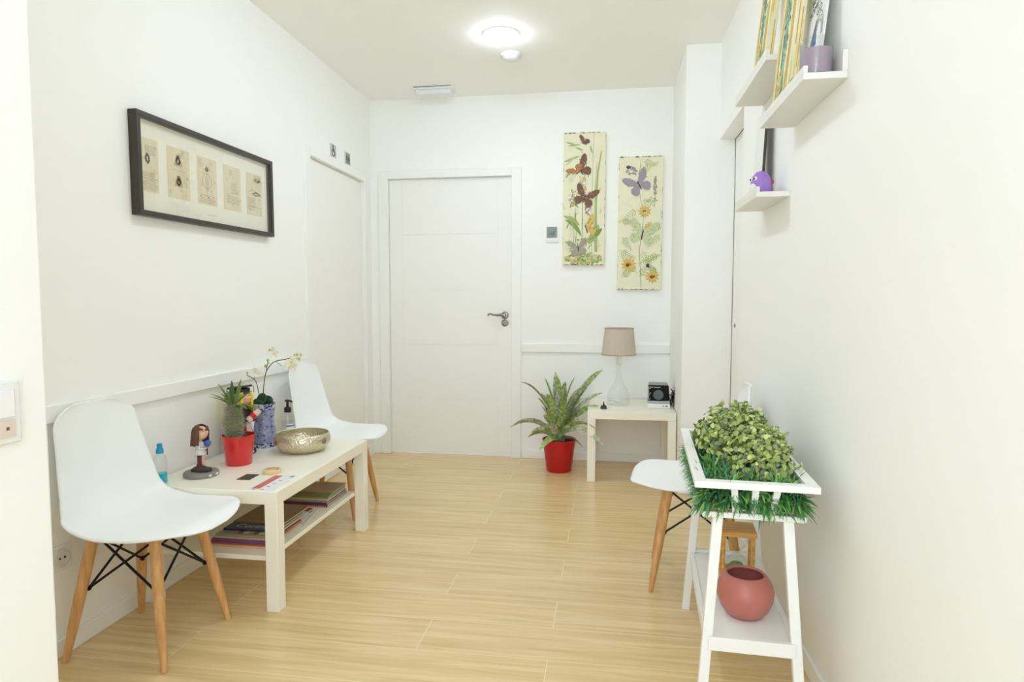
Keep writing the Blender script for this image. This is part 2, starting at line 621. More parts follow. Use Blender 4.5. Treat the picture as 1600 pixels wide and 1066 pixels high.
def circ(cx, cy, r, n=16): return [(cx + r * math.cos(2 * PI * i / n), cy + r * math.sin(2 * PI * i / n)) for i in range(n)]


def ring2d(g, cx, cy, r, t, a0, a1, M, z0=0, z1=.0008, n=14, m=0):
    for i in range(n):
        a, b = a0 + (a1 - a0) * i / n, a0 + (a1 - a0) * (i + 1) / n
        g.prism([(cx + (r - t) * math.cos(a), cy + (r - t) * math.sin(a)), (cx + r * math.cos(a), cy + r * math.sin(a)),
                 (cx + r * math.cos(b), cy + r * math.sin(b)), (cx + (r - t) * math.cos(b), cy + (r - t) * math.sin(b))], z0, z1, m, M)


def line2d(g, p, q, t, M, z0=0, z1=.0008, m=0):
    p, q = Vector(p), Vector(q)
    d = (q - p).normalized()
    n = Vector((-d.y, d.x)) * t / 2
    g.prism([tuple(p - n), tuple(q - n), tuple(q + n), tuple(p + n)], z0, z1, m, M)


def pict_wheelchair(g, M):
    g.prism(circ(-.008, .030, .0065), 0, .0008, 0, M)
    line2d(g, (-.008, .022), (-.006, -.002), .008, M)
    line2d(g, (-.007, .010), (.012, .010), .005, M)
    line2d(g, (-.006, -.002), (.012, -.002), .007, M)
    line2d(g, (.012, -.002), (.020, -.024), .007, M)
    ring2d(g, -.004, -.012, .022, .005, R(110), R(350), M)


def pict_couple(g, M):
    for sx, skirt in ((-.016, 0), (.016, 1)):
        g.prism(circ(sx, .028, .0065), 0, .0008, 0, M)
        if skirt: g.prism([(sx - .004, .019), (sx - .013, -.010), (sx + .013, -.010), (sx + .004, .019)], 0, .0008, 0, M)
        else: g.prism([(sx - .010, .019), (sx - .010, -.008), (sx + .010, -.008), (sx + .010, .019)], 0, .0008, 0, M)
        line2d(g, (sx - .004, -.008), (sx - .004, -.032), .006, M)
        line2d(g, (sx + .004, -.008), (sx + .004, -.032), .006, M)


wall_plate('toilet_sign', 3.90, 2.084, .082, 'small square silver sign with a wheelchair pictogram above the left door', pict_wheelchair)
wall_plate('toilet_sign', 4.125, 2.084, .082, 'small square silver sign with two standing figures above the left door', pict_couple)

r = empty('wall_sign', (-.397, YB - .0005, 1.622), 0, 'small square grey plate with a pictogram left of the tall butterfly panel', 'sign')
G().box((-.036, -.006, -.037), (.036, 0, .037)).obj('sign_plate', mat('grey_plate', (128, 134, 128), .35, metal=.35), r, bevel=.001)
Mf = Matrix(((1, 0, 0, 0), (0, 0, -1, -.0062), (0, 1, 0, 0), (0, 0, 0, 1)))
g = G()
for a, b in (((-.022, -.022), (-.008, -.004)), ((-.008, -.004), (.004, -.012)), ((.004, -.012), (.018, -.012)), ((-.004, -.004), (.006, -.026)), ((.010, -.006), (.020, -.026))):
    line2d(g, a, b, .004, Mf)
g.prism(circ(.012, .0, .005), 0, .0008, 0, Mf)
g.obj('pictogram', mat('pictogram_dark', (70, 76, 70), .5), r, smooth=False)
r = empty('light_switch', (-.395, YB - .0005, 1.562), 0, 'flat white blank strip directly below the small grey plate', 'switch')
G().box((-.042, -.008, -.012), (.046, 0, .012)).obj('switch_plate', WPL, r, bevel=.002)

# light switch on the near wall corner
r = empty('wall_switch', (XN + .0005, .936, .945), 0, 'blurred white light switch on the wall corner at the left edge', 'switch')
G().box((0, -.05, -.055), (.009, .05, .055)).obj('switch_frame', WPL, r, bevel=.003)
G().box((.009, -.036, -.008), (.0125, .036, .040)).obj('rocker', mat('switch_rocker', (0, 0, 0), .4, lin=(.85, .85, .86)), r, bevel=.0015)
g = G().box((.009, -.036, -.042), (.0115, .036, -.012), 0).box((.0115, .018, -.030), (.0118, .024, -.024), 1)
g.obj('socket_insert', [mat('warm_insert', (0, 0, 0), .4, lin=(.72, .62, .54)), mat('insert_dot', (120, 96, 84))], r, bevel=.001)

# wall outlet
r = empty('wall_outlet', (XL + .0005, 1.765, .318), 0, 'white round-hole power outlet on the left wall under the near chair', 'outlet')
G().box((0, -.04, -.04), (.009, .04, .04)).obj('outlet_plate', WPL, r, bevel=.003)
Mo = Matrix.Translation((.009, 0, 0)) @ Matrix.Rotation(PI / 2, 4, 'Y')
G().lathe([(.030, 0), (.030, .003), (.024, .004), (.022, .0005), (0, .0005)], 28, 0, Mo, close=True).obj('outlet_ring', mat('outlet_ring_plastic', (0, 0, 0), .4, lin=(.70, .70, .66)), r)
g = G()
for s in (-1, 1): g.lathe([(.0035, .0006), (.0035, .002), (0, .002)], 10, 0, Mo @ Matrix.Translation((0, s * .0095, 0)))
g.obj('outlet_holes', INK, r)

# ================================================================== FRAMED DRAWINGS ON THE LEFT WALL
def sheet(g, y0, y1, z0, z1, kind, seed):
    """one yellowed page with ink on it; y along the wall, z up; drawn towards +x"""
    rnd = random.Random(seed)
    x = .0
    g.box((x, y0, z0), (x + .0012, y1, z1), 0)
    M = Matrix(((0, 0, 1, x + .0012), (1, 0, 0, y0), (0, 1, 0, z0), (0, 0, 0, 1)))
    w_, h_ = y1 - y0, z1 - z0
    # foxing and worn edges
    for k in range(10):
        cx, cy = rnd.uniform(.08, .92) * w_, rnd.uniform(.05, .95) * h_
        rr = rnd.uniform(.004, .012)
        g.flat([(min(max(cx + rr * rnd.uniform(.6, 1.3) * math.cos(a), .001), w_ - .001), min(max(cy + rr * rnd.uniform(.6, 1.3) * math.sin(a), .001), h_ - .001)) for a in [i * PI / 5 for i in range(10)]], .00012 + k * .00002, 2, M)

    def writing(v0, v1, u0=.08, u1=.92, step=.0062):
        v = v1
        while v > v0:
            u = u0 + rnd.uniform(0, .03)
            end = u1 - rnd.uniform(0, .12)
            while u < end:
                l = rnd.uniform(.03, .11)
                e_ = min(u + l, end)
                n = max(2, int((e_ - u) * w_ / .0035))
                pr = (u * w_, v * h_)
                for i in range(1, n + 1):
                    p = ((u + (e_ - u) * i / n) * w_, v * h_ + (rnd.uniform(-.0011, .0013)))
                    line2d(g, pr, p, .0011, M, .0003, .0005, 1)
                    pr = p
                u = e_ + .018
            v -= step / h_

    def curve(pts, t=.0011):
        for a, b in zip(pts, pts[1:]): line2d(g, (a[0] * w_, a[1] * h_), (b[0] * w_, b[1] * h_), t, M, .0003, .0006, 1)

    def sketch(cu, cv, ru, rv, n=26):
        for k in range(n):
            a = rnd.uniform(0, 2 * PI)
            pts = [(cu + ru * rnd.uniform(.2, 1) * math.cos(a + j * .5), cv + rv * rnd.uniform(.3, 1) * math.sin(a + j * .5)) for j in range(3)]
            curve(pts, .0013)

    if kind == 0:
        writing(.70, .86, .45, .92)
        writing(.03, .36)
        sketch(.48, .62, .13, .12, 40)
        curve([(.40, .86), (.42, .70), (.40, .60), (.06, .60)])
        curve([(.42, .86), (.60, .86)])
    elif kind == 1:
        for cv in (.74, .33):
            sketch(.48, cv, .13, .09, 46)
            for k in range(9):
                u = .30 + k * .045
                curve([(u, cv - .10), (.48 + (u - .48) * .3, cv + .12)], .0009)
        curve([(.20, .56), (.84, .56)], .0005)
        writing(.40, .44, .84, .97)
    elif kind == 2:
        sketch(.48, .76, .09, .06, 30)
        curve([(.48, .86), (.48, .22)], .0012)
        curve([(.30, .74), (.66, .74)])
        curve([(.40, .60), (.44, .30), (.52, .30), (.58, .60)], .0007)
        ring2d(g, .48 * w_, .50 * h_, .032, .0008, 0, 2 * PI, M, .0003, .0006, 30, 1)
        writing(.04, .20)
        writing(.78, .94, .06, .30)
    elif kind == 3:
        writing(.16, .32, .16, .92)
        writing(.40, .62, .42, .80)
        writing(.80, .90, .30, .60)
        curve([(.2, .36), (.8, .40)], .0006)
    else:
        writing(.80, .96, .45, .98)
        sketch(.70, .86, .22, .05, 30)
        curve([(.15, .55), (.4, .60), (.7, .56), (.98, .48)])
        sketch(.60, .52, .32, .05, 26)
        writing(.10, .40, .05, .60)
        curve([(.1, .2), (.9, .2)], .0008)


PY0, PY1, PZ0, PZ1 = 2.135, 3.088, 1.455, 1.845
r = empty('framed_drawings', (XL + .0005, (PY0 + PY1) / 2, (PZ0 + PZ1) / 2), 0, 'wide black frame with five yellowed manuscript pages on the left wall', 'picture')
r.rotation_euler = (R(.6), 0, 0)
hw, hh, t, dp = (PY1 - PY0) / 2, .19, .020, .036
FRB = mat('black_frame', (62, 54, 48), .4, noise_amt=.08)
g = G()
g.box((0, -hw, hh - t), (dp, hw, hh)).box((0, -hw, -hh), (dp, hw, -hh + t)).box((0, -hw, -hh + t), (dp, -hw + t, hh - t)).box((0, hw - t, -hh + t), (dp, hw, hh - t))
g.obj('frame', FRB, r, bevel=.0015)
G().box((.002, -hw + t, -hh + t), (.010, hw - t, hh - t)).obj('mat_board', mat('mat_board', (0, 0, 0), .8, lin=(.88, .865, .75)), r, smooth=False)
PAPER = mat('old_paper', (0, 0, 0), .85, lin=(.76, .69, .50), noise_amt=.10, noise_scale=25)
FOX = mat('paper_foxing', (0, 0, 0), .85, lin=(.68, .60, .41))
pw, gap = .135, .058
u = -.4735
for k in range(5):
    g = G()
    cut = .022 if k == 0 else 0      # the first page runs under the frame
    sheet(g, 0, pw - cut, 0, .20, k, 11 + k)
    g.obj('manuscript_page', [PAPER, INKB, FOX], r, (.010, u + cut + k * .1865, -.096), smooth=False)
g = G()
Mc = Matrix(((0, 0, 1, .0101), (1, 0, 0, -.035), (0, 1, 0, -.137), (0, 0, 0, 1)))
rnd = random.Random(4)
pr = (0, 0)
for i in range(1, 26):
    p = (i * .0028, rnd.uniform(-.0022, .0028))
    line2d(g, pr, p, .0006, Mc, 0, .0003)
    pr = p
g.obj('caption', INKB, r, smooth=False)
G().box((.026, -hw + t, -hh + t), (.028, hw - t, hh - t)).obj('glass_pane', glass_mat('clear_pane', (.99, .99, .985)), r, smooth=False)

# ================================================================== BUTTERFLY PANELS
CREAM = mat('cream_canvas', (0, 0, 0), .8, lin=(.80, .78, .58), noise_amt=.08, noise_scale=14)
A_MATS = [mat('paint_sage', (166, 182, 118), .8, noise_amt=.15), mat('paint_moss', (134, 154, 88), .8, noise_amt=.15),
          mat('paint_brown', (122, 94, 76), .8, noise_amt=.15, noise_scale=120), mat('paint_rust', (180, 128, 84), .8, noise_amt=.2, noise_scale=120),
          mat('paint_lilac', (160, 150, 164), .8, noise_amt=.12, noise_scale=90), mat('paint_gold', (214, 182, 100), .8, noise_amt=.2, noise_scale=120),
          mat('paint_grey', (164, 156, 138), .8, noise_amt=.12), mat('paint_mint', (198, 206, 166), .8, noise_amt=.1), mat('paint_dark', (70, 60, 44), .8)]
SAGE, MOSS, BROWN, RUST, LILAC, GOLD, GREY, MINT, DARK = range(9)


class Art:
    """flat paint on a board; u across, v up, every stroke a hair above the one before"""

    def __init__(s, M):
        s.g, s.M, s.z = G(), M, .0004

    def poly(s, pts, m):
        s.z += .000004
        s.g.flat(pts, s.z, m, s.M)

    def stroke(s, pts, w0, w1, m):
        n = len(pts)
        L_, R_ = [], []
        for i, p in enumerate(pts):
            a, b = Vector(pts[max(i - 1, 0)]), Vector(pts[min(i + 1, n - 1)])
            d = (b - a).normalized()
            k = i / (n - 1)
            h = (w0 + (w1 - w0) * k) / 2
            L_.append((p[0] - d.y * h, p[1] + d.x * h))
            R_.append((p[0] + d.y * h, p[1] - d.x * h))
        s.poly(L_ + R_[::-1], m)

    def leaf(s, p, ang, l, w_, m, bend=0):
        pts = []
        for side in (1, -1):
            rng = range(0, 9) if side == 1 else range(8, -1, -1)
            for i in rng:
                k = i / 8
                a = ang + bend * k
                c = Vector((math.cos(ang + bend * k / 2), math.sin(ang + bend * k / 2))) * l * k
                n = Vector((-math.sin(a), math.cos(a))) * side * w_ / 2 * math.sin(PI * min(1, k * .96 + .02)) ** .8
                pts.append((p[0] + c.x + n.x, p[1] + c.y + n.y))
        s.poly(pts, m)

    def butterfly(s, c, size, ang, m, m2, folded=False):
        ca, sa = math.cos(ang), math.sin(ang)

        def T(u, v): return (c[0] + size * (u * ca - v * sa), c[1] + size * (u * sa + v * ca))
        for sgn in ((1,) if folded else (1, -1)):
            fw = [(0, .05), (.15, .35), (.42, .62), (.62, .66), (.66, .52), (.58, .30), (.42, .12), (.2, .0)]
            hwg = [(0, .0), (.25, .02), (.46, -.04), (.54, -.22), (.44, -.42), (.28, -.48), (.14, -.36), (.04, -.18)]
            s.poly([T(sgn * a, b) for a, b in fw], m)
            s.poly([T(sgn * a, b) for a, b in hwg], m)
            rnd_ = random.Random(int(c[1] * 1e4))
            for k in range(9):
                a, b = rnd_.uniform(.18, .52), rnd_.uniform(-.36, .5)
                s.poly([T(sgn * (a + .035 * math.cos(q)), b + .035 * math.sin(q)) for q in [i * PI / 3 for i in range(6)]], m2)
        s.poly([T(-.025, -.28), T(.025, -.28), T(.03, .15), (T(0, .22)), T(-.03, .15)], DARK)
        s.stroke([T(0, .2), T(.1, .36)], .0012, .0008, DARK)
        s.stroke([T(0, .2), T(-.1, .36)], .0012, .0008, DARK)

    def cluster(s, c, ru, rv, n, ms, rr, seed):
        rnd_ = random.Random(seed)
        for k in range(n):
            a, q = rnd_.uniform(0, 2 * PI), math.sqrt(rnd_.random())
            x_, y_ = c[0] + ru * q * math.cos(a), c[1] + rv * q * math.sin(a)
            r_ = rr * rnd_.uniform(.9, 1.8)
            s.poly([(x_ + r_ * math.cos(i * PI / 3 + a), y_ + r_ * math.sin(i * PI / 3 + a)) for i in range(6)], rnd_.choice(ms))

    def fern(s, p, ang, l, m, n=9, pl=.035, curl=.5):
        pr = Vector(p)
        for i in range(n):
            a = ang + curl * i / n
            q = pr + Vector((math.cos(a), math.sin(a))) * l / n
            s.stroke([tuple(pr), tuple(q)], .0022, .0022, m)
            ll = pl * (1 - .75 * i / n)
            for sg in (1, -1): s.leaf(tuple(q), a + sg * .95, ll, ll * .17, m, 0)
            pr = q

    def flower(s, c, rr, m, m2, n=11):
        for i in range(n): s.leaf(c, 2 * PI * i / n + .2, rr, rr * .34, m)
        s.cluster(c, rr * .3, rr * .25, 12, [m2, DARK], rr * .09, int(c[0] * 1e4))


def art_panel(name, x0, x1, z0, z1, label, paint, tilt=0):
    wd, ht, dp = x1 - x0, z1 - z0, .028
    r = empty(name, ((x0 + x1) / 2, YB - .0005, (z0 + z1) / 2), 0, label, 'picture', 'butterfly panels on the back wall')
    r.rotation_euler = (0, R(tilt), 0)
    G().box((-wd / 2, -dp, -ht / 2), (wd / 2, 0, ht / 2)).obj('canvas', CREAM, r, bevel=.002)
    M = Matrix(((1, 0, 0, -wd / 2), (0, 0, -1, -dp), (0, 1, 0, -ht / 2), (0, 0, 0, 1)))
    a = Art(M)
    paint(a, wd, ht)
    rnd_ = random.Random(int(x0 * 1000))
    for k in range(34):      # chipped dark edges
        top = rnd_.random() < .5
        u_ = rnd_.uniform(.004, wd - .03)
        l_, h_ = rnd_.uniform(.004, .024), rnd_.uniform(.002, .008)
        v_ = ht - h_ - .0005 if top else .0005
        a.poly([(u_, v_), (u_ + l_, v_), (u_ + l_ * .8, v_ + h_), (u_ + .1 * l_, v_ + h_)], rnd_.choice([DARK, GREY, BROWN]))
    for k in range(16):
        v_ = rnd_.uniform(.02, ht - .04)
        u_ = rnd_.choice([.0006, wd - .0036])
        a.poly([(u_, v_), (u_ + .003, v_), (u_ + .003, v_ + rnd_.uniform(.006, .03)), (u_, v_ + .02)], rnd_.choice([DARK, GREY, MINT]))
    a.g.obj('painting', A_MATS, r, smooth=False)
    return r


def paint_brown(a, W, Ht):
    def p(u, v): return (u * W, v * Ht)
    a.stroke([p(.72, .99), p(.70, .8), p(.69, .3), p(.71, .02)], .002, .003, GREY)
    a.stroke([p(.80, .10), p(.78, .45), p(.82, .70), p(.90, .86)], .022, .008, SAGE)
    a.stroke([p(.74, .30), p(.76, .60), p(.80, .78)], .010, .005, MINT)
    a.stroke([p(.46, .18), p(.47, .40), p(.46, .52)], .005, .004, MOSS)
    a.stroke([p(.60, .66), p(.52, .80), p(.40, .88)], .004, .003, MOSS)
    for u_, v_, an, l in ((.05, .93, -.3, .07), (.10, .90, .1, .09), (.28, .89, -.4, .06), (.62, .90, -1.2, .06)): a.leaf(p(u_, v_), an, l, .012, SAGE)
    a.leaf(p(.0, .78), .35, .12, .018, SAGE)
    a.leaf(p(.03, .75), .7, .10, .014, MINT)
    a.leaf(p(.05, .66), .9, .09, .02, SAGE)
    a.leaf(p(.40, .30), 2.3, .13, .035, SAGE, .6)
    a.leaf(p(.44, .22), 1.9, .16, .03, MOSS, .9)
    a.leaf(p(.62, .16), 1.0, .15, .055, SAGE, .2)
    a.leaf(p(.70, .20), .8, .10, .035, MOSS)
    a.leaf(p(.05, .18), -.4, .08, .02, SAGE)
    a.stroke([p(.28, .14), p(.24, .30), p(.16, .40)], .003, .002, MOSS)
    a.stroke([p(.30, .14), p(.34, .28), p(.38, .32)], .003, .002, MOSS)
    a.cluster(p(.46, .60), .026, .10, 90, [RUST, GOLD, GREY, MINT], .0035, 1)
    a.cluster(p(.24, .50), .03, .07, 60, [RUST, GREY, LILAC, SAGE], .0035, 2)
    a.cluster(p(.60, .42), .02, .05, 40, [GREY, LILAC, RUST], .0035, 3)
    a.cluster(p(.5, .05), .13, .038, 150, [SAGE, MOSS, MINT, GOLD], .007, 4)
    a.cluster(p(.36, .11), .06, .03, 60, [GREY, LILAC, MINT], .006, 5)
    a.cluster(p(.55, .19), .06, .012, 26, [MOSS, SAGE], .005, 6)
    rq = random.Random(19)
    for k in range(26):
        u_, v_ = rq.uniform(.06, .9), rq.uniform(.08, .62)
        a.leaf(p(u_, v_), rq.uniform(.9, 2.3), rq.uniform(.03, .07), rq.uniform(.005, .010), rq.choice([SAGE, MINT, MOSS, MINT]), rq.uniform(-.4, .4))
    for u_, v_, an, l in ((.10, .10, 1.3, .16), (.88, .12, 1.9, .14), (.30, .20, 1.7, .12), (.16, .62, 1.2, .10)): a.fern(p(u_, v_), an, l, MINT, 8, .026, .2)
    a.butterfly(p(.48, .915), .075, 1.2, BROWN, RUST, True)
    a.butterfly(p(.40, .72), .13, .5, BROWN, RUST, True)
    a.butterfly(p(.36, .70), .10, 2.2, RUST, BROWN, True)
    a.butterfly(p(.52, .51), .125, -.35, BROWN, RUST)
    a.butterfly(p(.56, .28), .12, .3, GOLD, BROWN, True)
    a.butterfly(p(.38, .125), .10, .2, GREY, LILAC)


def paint_purple(a, W, Ht):
    def p(u, v): return (u * W, v * Ht)
    rnd_ = random.Random(8)
    for u_, v_, an, l, m in ((.50, .88, .6, .13, SAGE), (.45, .60, 3.6, .15, SAGE), (.55, .96, -.2, .09, SAGE), (.98, .50, 3.9, .12, MOSS), (.95, .42, 4.1, .12, SAGE),
                             (.10, .40, -.9, .11, SAGE), (.05, .30, -.6, .12, SAGE), (.45, .13, 2.4, .15, MOSS), (.5, .10, .9, .16, SAGE), (.55, .30, -1.2, .14, MINT),
                             (.95, .27, 3.6, .15, SAGE), (.10, .10, .6, .11, SAGE), (.60, .22, .4, .12, SAGE), (.08, .52, -.2, .08, SAGE), (.9, .12, 2.4, .1, MOSS)):
        a.fern(p(u_, v_), an, l, m, 8, .034, rnd_.uniform(-.3, .3))
    a.stroke([p(.55, .02), p(.50, .3), p(.58, .55), p(.44, .80), p(.50, .98)], .003, .002, MOSS)
    a.stroke([p(.82, .62), p(.84, .82)], .003, .002, MOSS)
    a.cluster(p(.30, .89), .038, .03, 40, [LILAC, GREY], .0045, 11)
    a.cluster(p(.22, .92), .012, .01, 16, [DARK, BROWN], .004, 12)
    a.cluster(p(.83, .78), .010, .07, 40, [LILAC, GREY], .004, 13)
    a.cluster(p(.72, .66), .045, .035, 50, [GREY, MINT, SAGE], .003, 14)
    a.flower(p(.60, .59), .045, GOLD, MINT)
    a.flower(p(.72, .47), .040, GOLD, RUST)
    a.flower(p(.26, .19), .052, GOLD, RUST)
    a.flower(p(.80, .10), .048, GOLD, BROWN)
    a.butterfly(p(.46, .79), .135, .5, LILAC, GREY)
    a.butterfly(p(.56, .42), .15, -.2, MINT, SAGE)
    a.cluster(p(.70, .18), .008, .012, 10, [DARK], .004, 15)


art_panel('butterfly_panel', -.318, -.028, 1.388, 2.300, 'tall cream panel with brown butterflies and grasses, the higher one on the back wall', paint_brown, .4)
art_panel('butterfly_panel', .062, .360, 1.215, 2.125, 'tall cream panel with a purple butterfly and ferns, the lower one on the back wall', paint_purple, .4)

# ================================================================== CHAIRS
def lerp_tab(tab, s):
    for (a, va), (b, vb) in zip(tab, tab[1:]):
        if s <= b:
            k = (s - a) / (b - a)
            k = k * k * (3 - 2 * k) if False else k
            return va + (vb - va) * k
    return tab[-1][1]


def catmull(P, n):
    out = []
    Q = [P[0]] + list(P) + [P[-1]]
    for i in range(1, len(Q) - 2):
        p0, p1, p2, p3 = map(Vector, Q[i - 1:i + 3])
        for k in range(n):
            t_ = k / n
            out.append(.5 * ((2 * p1) + (p2 - p0) * t_ + (2 * p0 - 5 * p1 + 4 * p2 - p3) * t_ ** 2 + (3 * p1 - p0 - 3 * p2 + p3) * t_ ** 3))
    out.append(Vector(P[-1]))
    return out


def make_chair():
    root = empty('side_chair', (0, 0, 0))
    prof = catmull([(.262, .410), (.250, .424), (.215, .436), (.15, .436), (.06, .430), (-.03, .424), (-.095, .427), (-.143, .450), (-.167, .500), (-.178, .57), (-.186, .66), (-.193, .74), (-.197, .808)], 8)
    S = [0]
    for a, b in zip(prof, prof[1:]): S.append(S[-1] + (b - a).length)
    Lt = S[-1]
    wt = [(0, .205), (.10, .222), (.20, .233), (.30, .233), (.38, .224), (.46, .210), (.56, .194), (.66, .178), (Lt, .164)]
    NU = 28
    vs_, fs = [], []
    for i, p in enumerate(prof):
        t_ = (prof[min(i + 1, len(prof) - 1)] - prof[max(i - 1, 0)]).normalized()
        nrm = Vector((t_.y, -t_.x))         # towards the sitter
        if i < 6: nrm = Vector((.15, 1)).normalized()
        s_ = S[i]
        w_ = lerp_tab(wt, s_)
        a = .15
        if s_ < a: w_ *= max(0.02, 1 - (1 - s_ / a) ** 2.5) ** (1 / 2.5)
        b = .085
        if Lt - s_ < b: w_ *= max(0.50 ** 2.6, 1 - (1 - (Lt - s_) / b) ** 2.6) ** (1 / 2.6)
        kseat = min(1, max(0, (s_ - .05) / .12))
        lift = lerp_tab([(0, 0), (.06, -.002), (.16, -.004), (.26, .004), (.34, .024), (.42, .046), (.50, .050), (.62, .036), (.74, .022), (Lt, .014)], s_)
        for j in range(NU + 1):
            u_ = -1 + 2 * j / NU
            uu = math.sin(u_ * PI / 2) * .35 + u_ * .65
            d = lift * abs(uu) ** 2.6
            vs_.append((p.x + nrm.x * d, uu * w_, p.y + nrm.y * d))
    for i in range(len(prof) - 1):
        for j in range(NU):
            q = i * (NU + 1) + j
            fs.append((q, q + 1, q + NU + 2, q + NU + 1))
    g = G().add(vs_, fs)
    g.obj('seat_shell', SHELL, root, solid=.0065, angle=80)
    tops, feet = {}, {}
    for sx in (1, -1):
        for sy in (1, -1):
            ft, tp = Vector((sx * .171, sy * .167, 0)), Vector((sx * .105, sy * .105, .408))
            if sx < 0: ft.x -= .002
            feet[sx, sy], tops[sx, sy] = ft, tp
            n = 8
            g = G()
            pts = [ft.lerp(tp, k / n) for k in range(n + 1)]
            rs = [.0095, .0125, .0145, .016, .0168, .0172, .0172, .017, .0165]
            g.tube(pts, rs, 14)
            lg = g.obj('leg', BEECH, root)
            g = G().lathe([(0, 0), (.006, 0), (.006, .003), (0, .003)], 12, 0, Matrix.Translation(ft.lerp(tp, .57) + Vector((sx * .0145, 0, 0))) @ Matrix.Rotation(sx * PI / 2, 4, 'Y'))
            g.obj('bolt_cap', mat('bolt_cap', (196, 176, 140), .4), lg)
            g = G()
            d = (tp - ft).normalized()
            g.tube([ft.lerp(tp, .90) + Vector((-sx * .0125, -sy * .0125, 0)), tp + Vector((-sx * .012, -sy * .012, .012))], .006, 8)
            g.obj('leg_bracket', BLACKM, lg)
    g = G()
    ks = [(1, 1), (1, -1), (-1, -1), (-1, 1)]
    for a, b in zip(ks, ks[1:] + ks[:1]):
        for p, q in ((a, b), (b, a)):
            A = feet[p].lerp(tops[p], .93)
            B = feet[q].lerp(tops[q], .55)
            ctr = Vector((0, 0, .3))
            A = A + (ctr - A) * Vector((1, 1, 0)).length * .05
            B = B + Vector((-q[0] * .014, -q[1] * .014, 0))
            A = tops[p] * .93 + Vector((0, 0, tops[p].z * .07 - .025))
            g.tube([A, B], .0042, 8)
            g.ball(B, .0085, 0, 10, 6)
    for p in ks: g.ball(tops[p] * .93 + Vector((0, 0, tops[p].z * .07 - .025)), .009, 0, 10, 6)
    g.obj('wire_brace', BLACKM, root)
    g = G()
    for a, b in zip(ks, ks[1:] + ks[:1]): g.tube([tops[a] + Vector((0, 0, .006)), tops[b] + Vector((0, 0, .006))], .005, 8)
    for a in ks: g.lathe([(0, 0), (.02, 0), (.02, .012), (0, .012)], 16, 0, Matrix.Translation(tops[a] + Vector((0, 0, .004))))
    g.obj('seat_frame', BLACKM, root)
    return root


GRP = 'white shell chairs along the walls'
ch = make_chair()
ch2 = copy_tree(ch)
ch3 = copy_tree(ch)
ch.location = (-1.509, 1.886, 0)
tag(ch, 'white plastic shell chair with wooden legs at the near end of the coffee table', 'chair', GRP)
ch2.location = (-1.463, 3.27, 0)
tag(ch2, 'white plastic shell chair between the coffee table and the left door', 'chair', GRP)
ch3.location = (.362, 2.650, 0)
ch3.rotation_euler.z = PI - R(6)
tag(ch3, 'white plastic shell chair by the right wall, half hidden by the plant stand', 'chair', GRP)

# ================================================================== COFFEE TABLE
TX0, TX1, TY0, TY1, TZ = -1.722, -1.178, 2.122, 3.005, .45


def lack(name, x0, x1, y0, y1, h, th, lw, label, shelf=None):
    cx, cy = (x0 + x1) / 2, (y0 + y1) / 2
    r = empty(name, (cx, cy, 0), 0, label, 'table')
    a, b = (x1 - x0) / 2, (y1 - y0) / 2
    G().box((-a, -b, h - th), (a, b, h)).obj('table_top', TABW, r, bevel=.0025)
    for sx in (-1, 1):
        for sy in (-1, 1):
            G().box((min(sx * a, sx * (a - lw)), min(sy * b, sy * (b - lw)), 0), (max(sx * a, sx * (a - lw)), max(sy * b, sy * (b - lw)), h - th)).obj('leg', TABW, r, bevel=.0025)
    if shelf:
        z0, z1, ins = shelf
        G().box((-a + ins, -b + ins * .6, z0), (a - ins, b - ins * .6, z1)).obj('shelf', TABW, r, bevel=.002)
    return r


lack('coffee_table', TX0, TX1, TY0, TY1, TZ, .05, .05, 'low white rectangular coffee table with a lower shelf of magazines', (.178, .196, .052))
lack('side_table', -.122, .421, 4.0, 4.543, .45, .05, .05, 'small square white side table under the lamp by the back wall')

# ================================================================== MAGAZINES ON THE LOWER SHELF
PAGE = mat('page_edge', (0, 0, 0), .8, lin=(.62, .56, .45), noise_amt=.1, noise_scale=300)


def magazine(x0, x1, y0, y1, z, th, cover, label, group, name='magazine', deco=None, rot=0):
    cx, cy = (x0 + x1) / 2, (y0 + y1) / 2
    r = empty(name, (cx, cy, z), rot, label, 'magazine', group)
    a, b = (x1 - x0) / 2, (y1 - y0) / 2
    G().box((-a + .002, -b + .0012, .0006), (a - .002, b - .002, th - .0006)).obj('pages', PAGE, r, smooth=False)
    g = G().box((-a, -b, 0), (a, b, .0006)).box((-a, -b, th - .0006), (a, b, th)).box((-a, -b, .0006), (a, -b + .0009, th - .0006))
    c = g.obj('cover', cover, r, smooth=False)
    if deco: deco(r, a, b, th)
    return r


def cv(name, rgb): return mat(name, rgb, .35, noise_amt=.14, noise_scale=18)


zsh = .1965
grp = 'magazines stacked at the near end of the coffee table shelf'


def deco_title(r, a, b, th):
    text_obj('title', 'Corintio', .05, mat('title_pale', (176, 190, 205), .5), r, Matrix.Translation((.02, -b + .035, th + .0002)), .0001)


def deco_photo(r, a, b, th):
    g = G()
    rnd_ = random.Random(3)
    for k in range(7):
        x_ = -.04 + k * .022
        g.flat([(x_ + .014 * math.cos(q), -b + .03 + .02 * math.sin(q)) for q in [i * PI / 4 for i in range(8)]], th + .0002 + k * .00003, k % 3)
    g.obj('cover_photo', [cv('photo_tan', (176, 138, 82)), cv('photo_dark', (96, 72, 44)), cv('photo_pale', (206, 186, 140))], r, smooth=False)


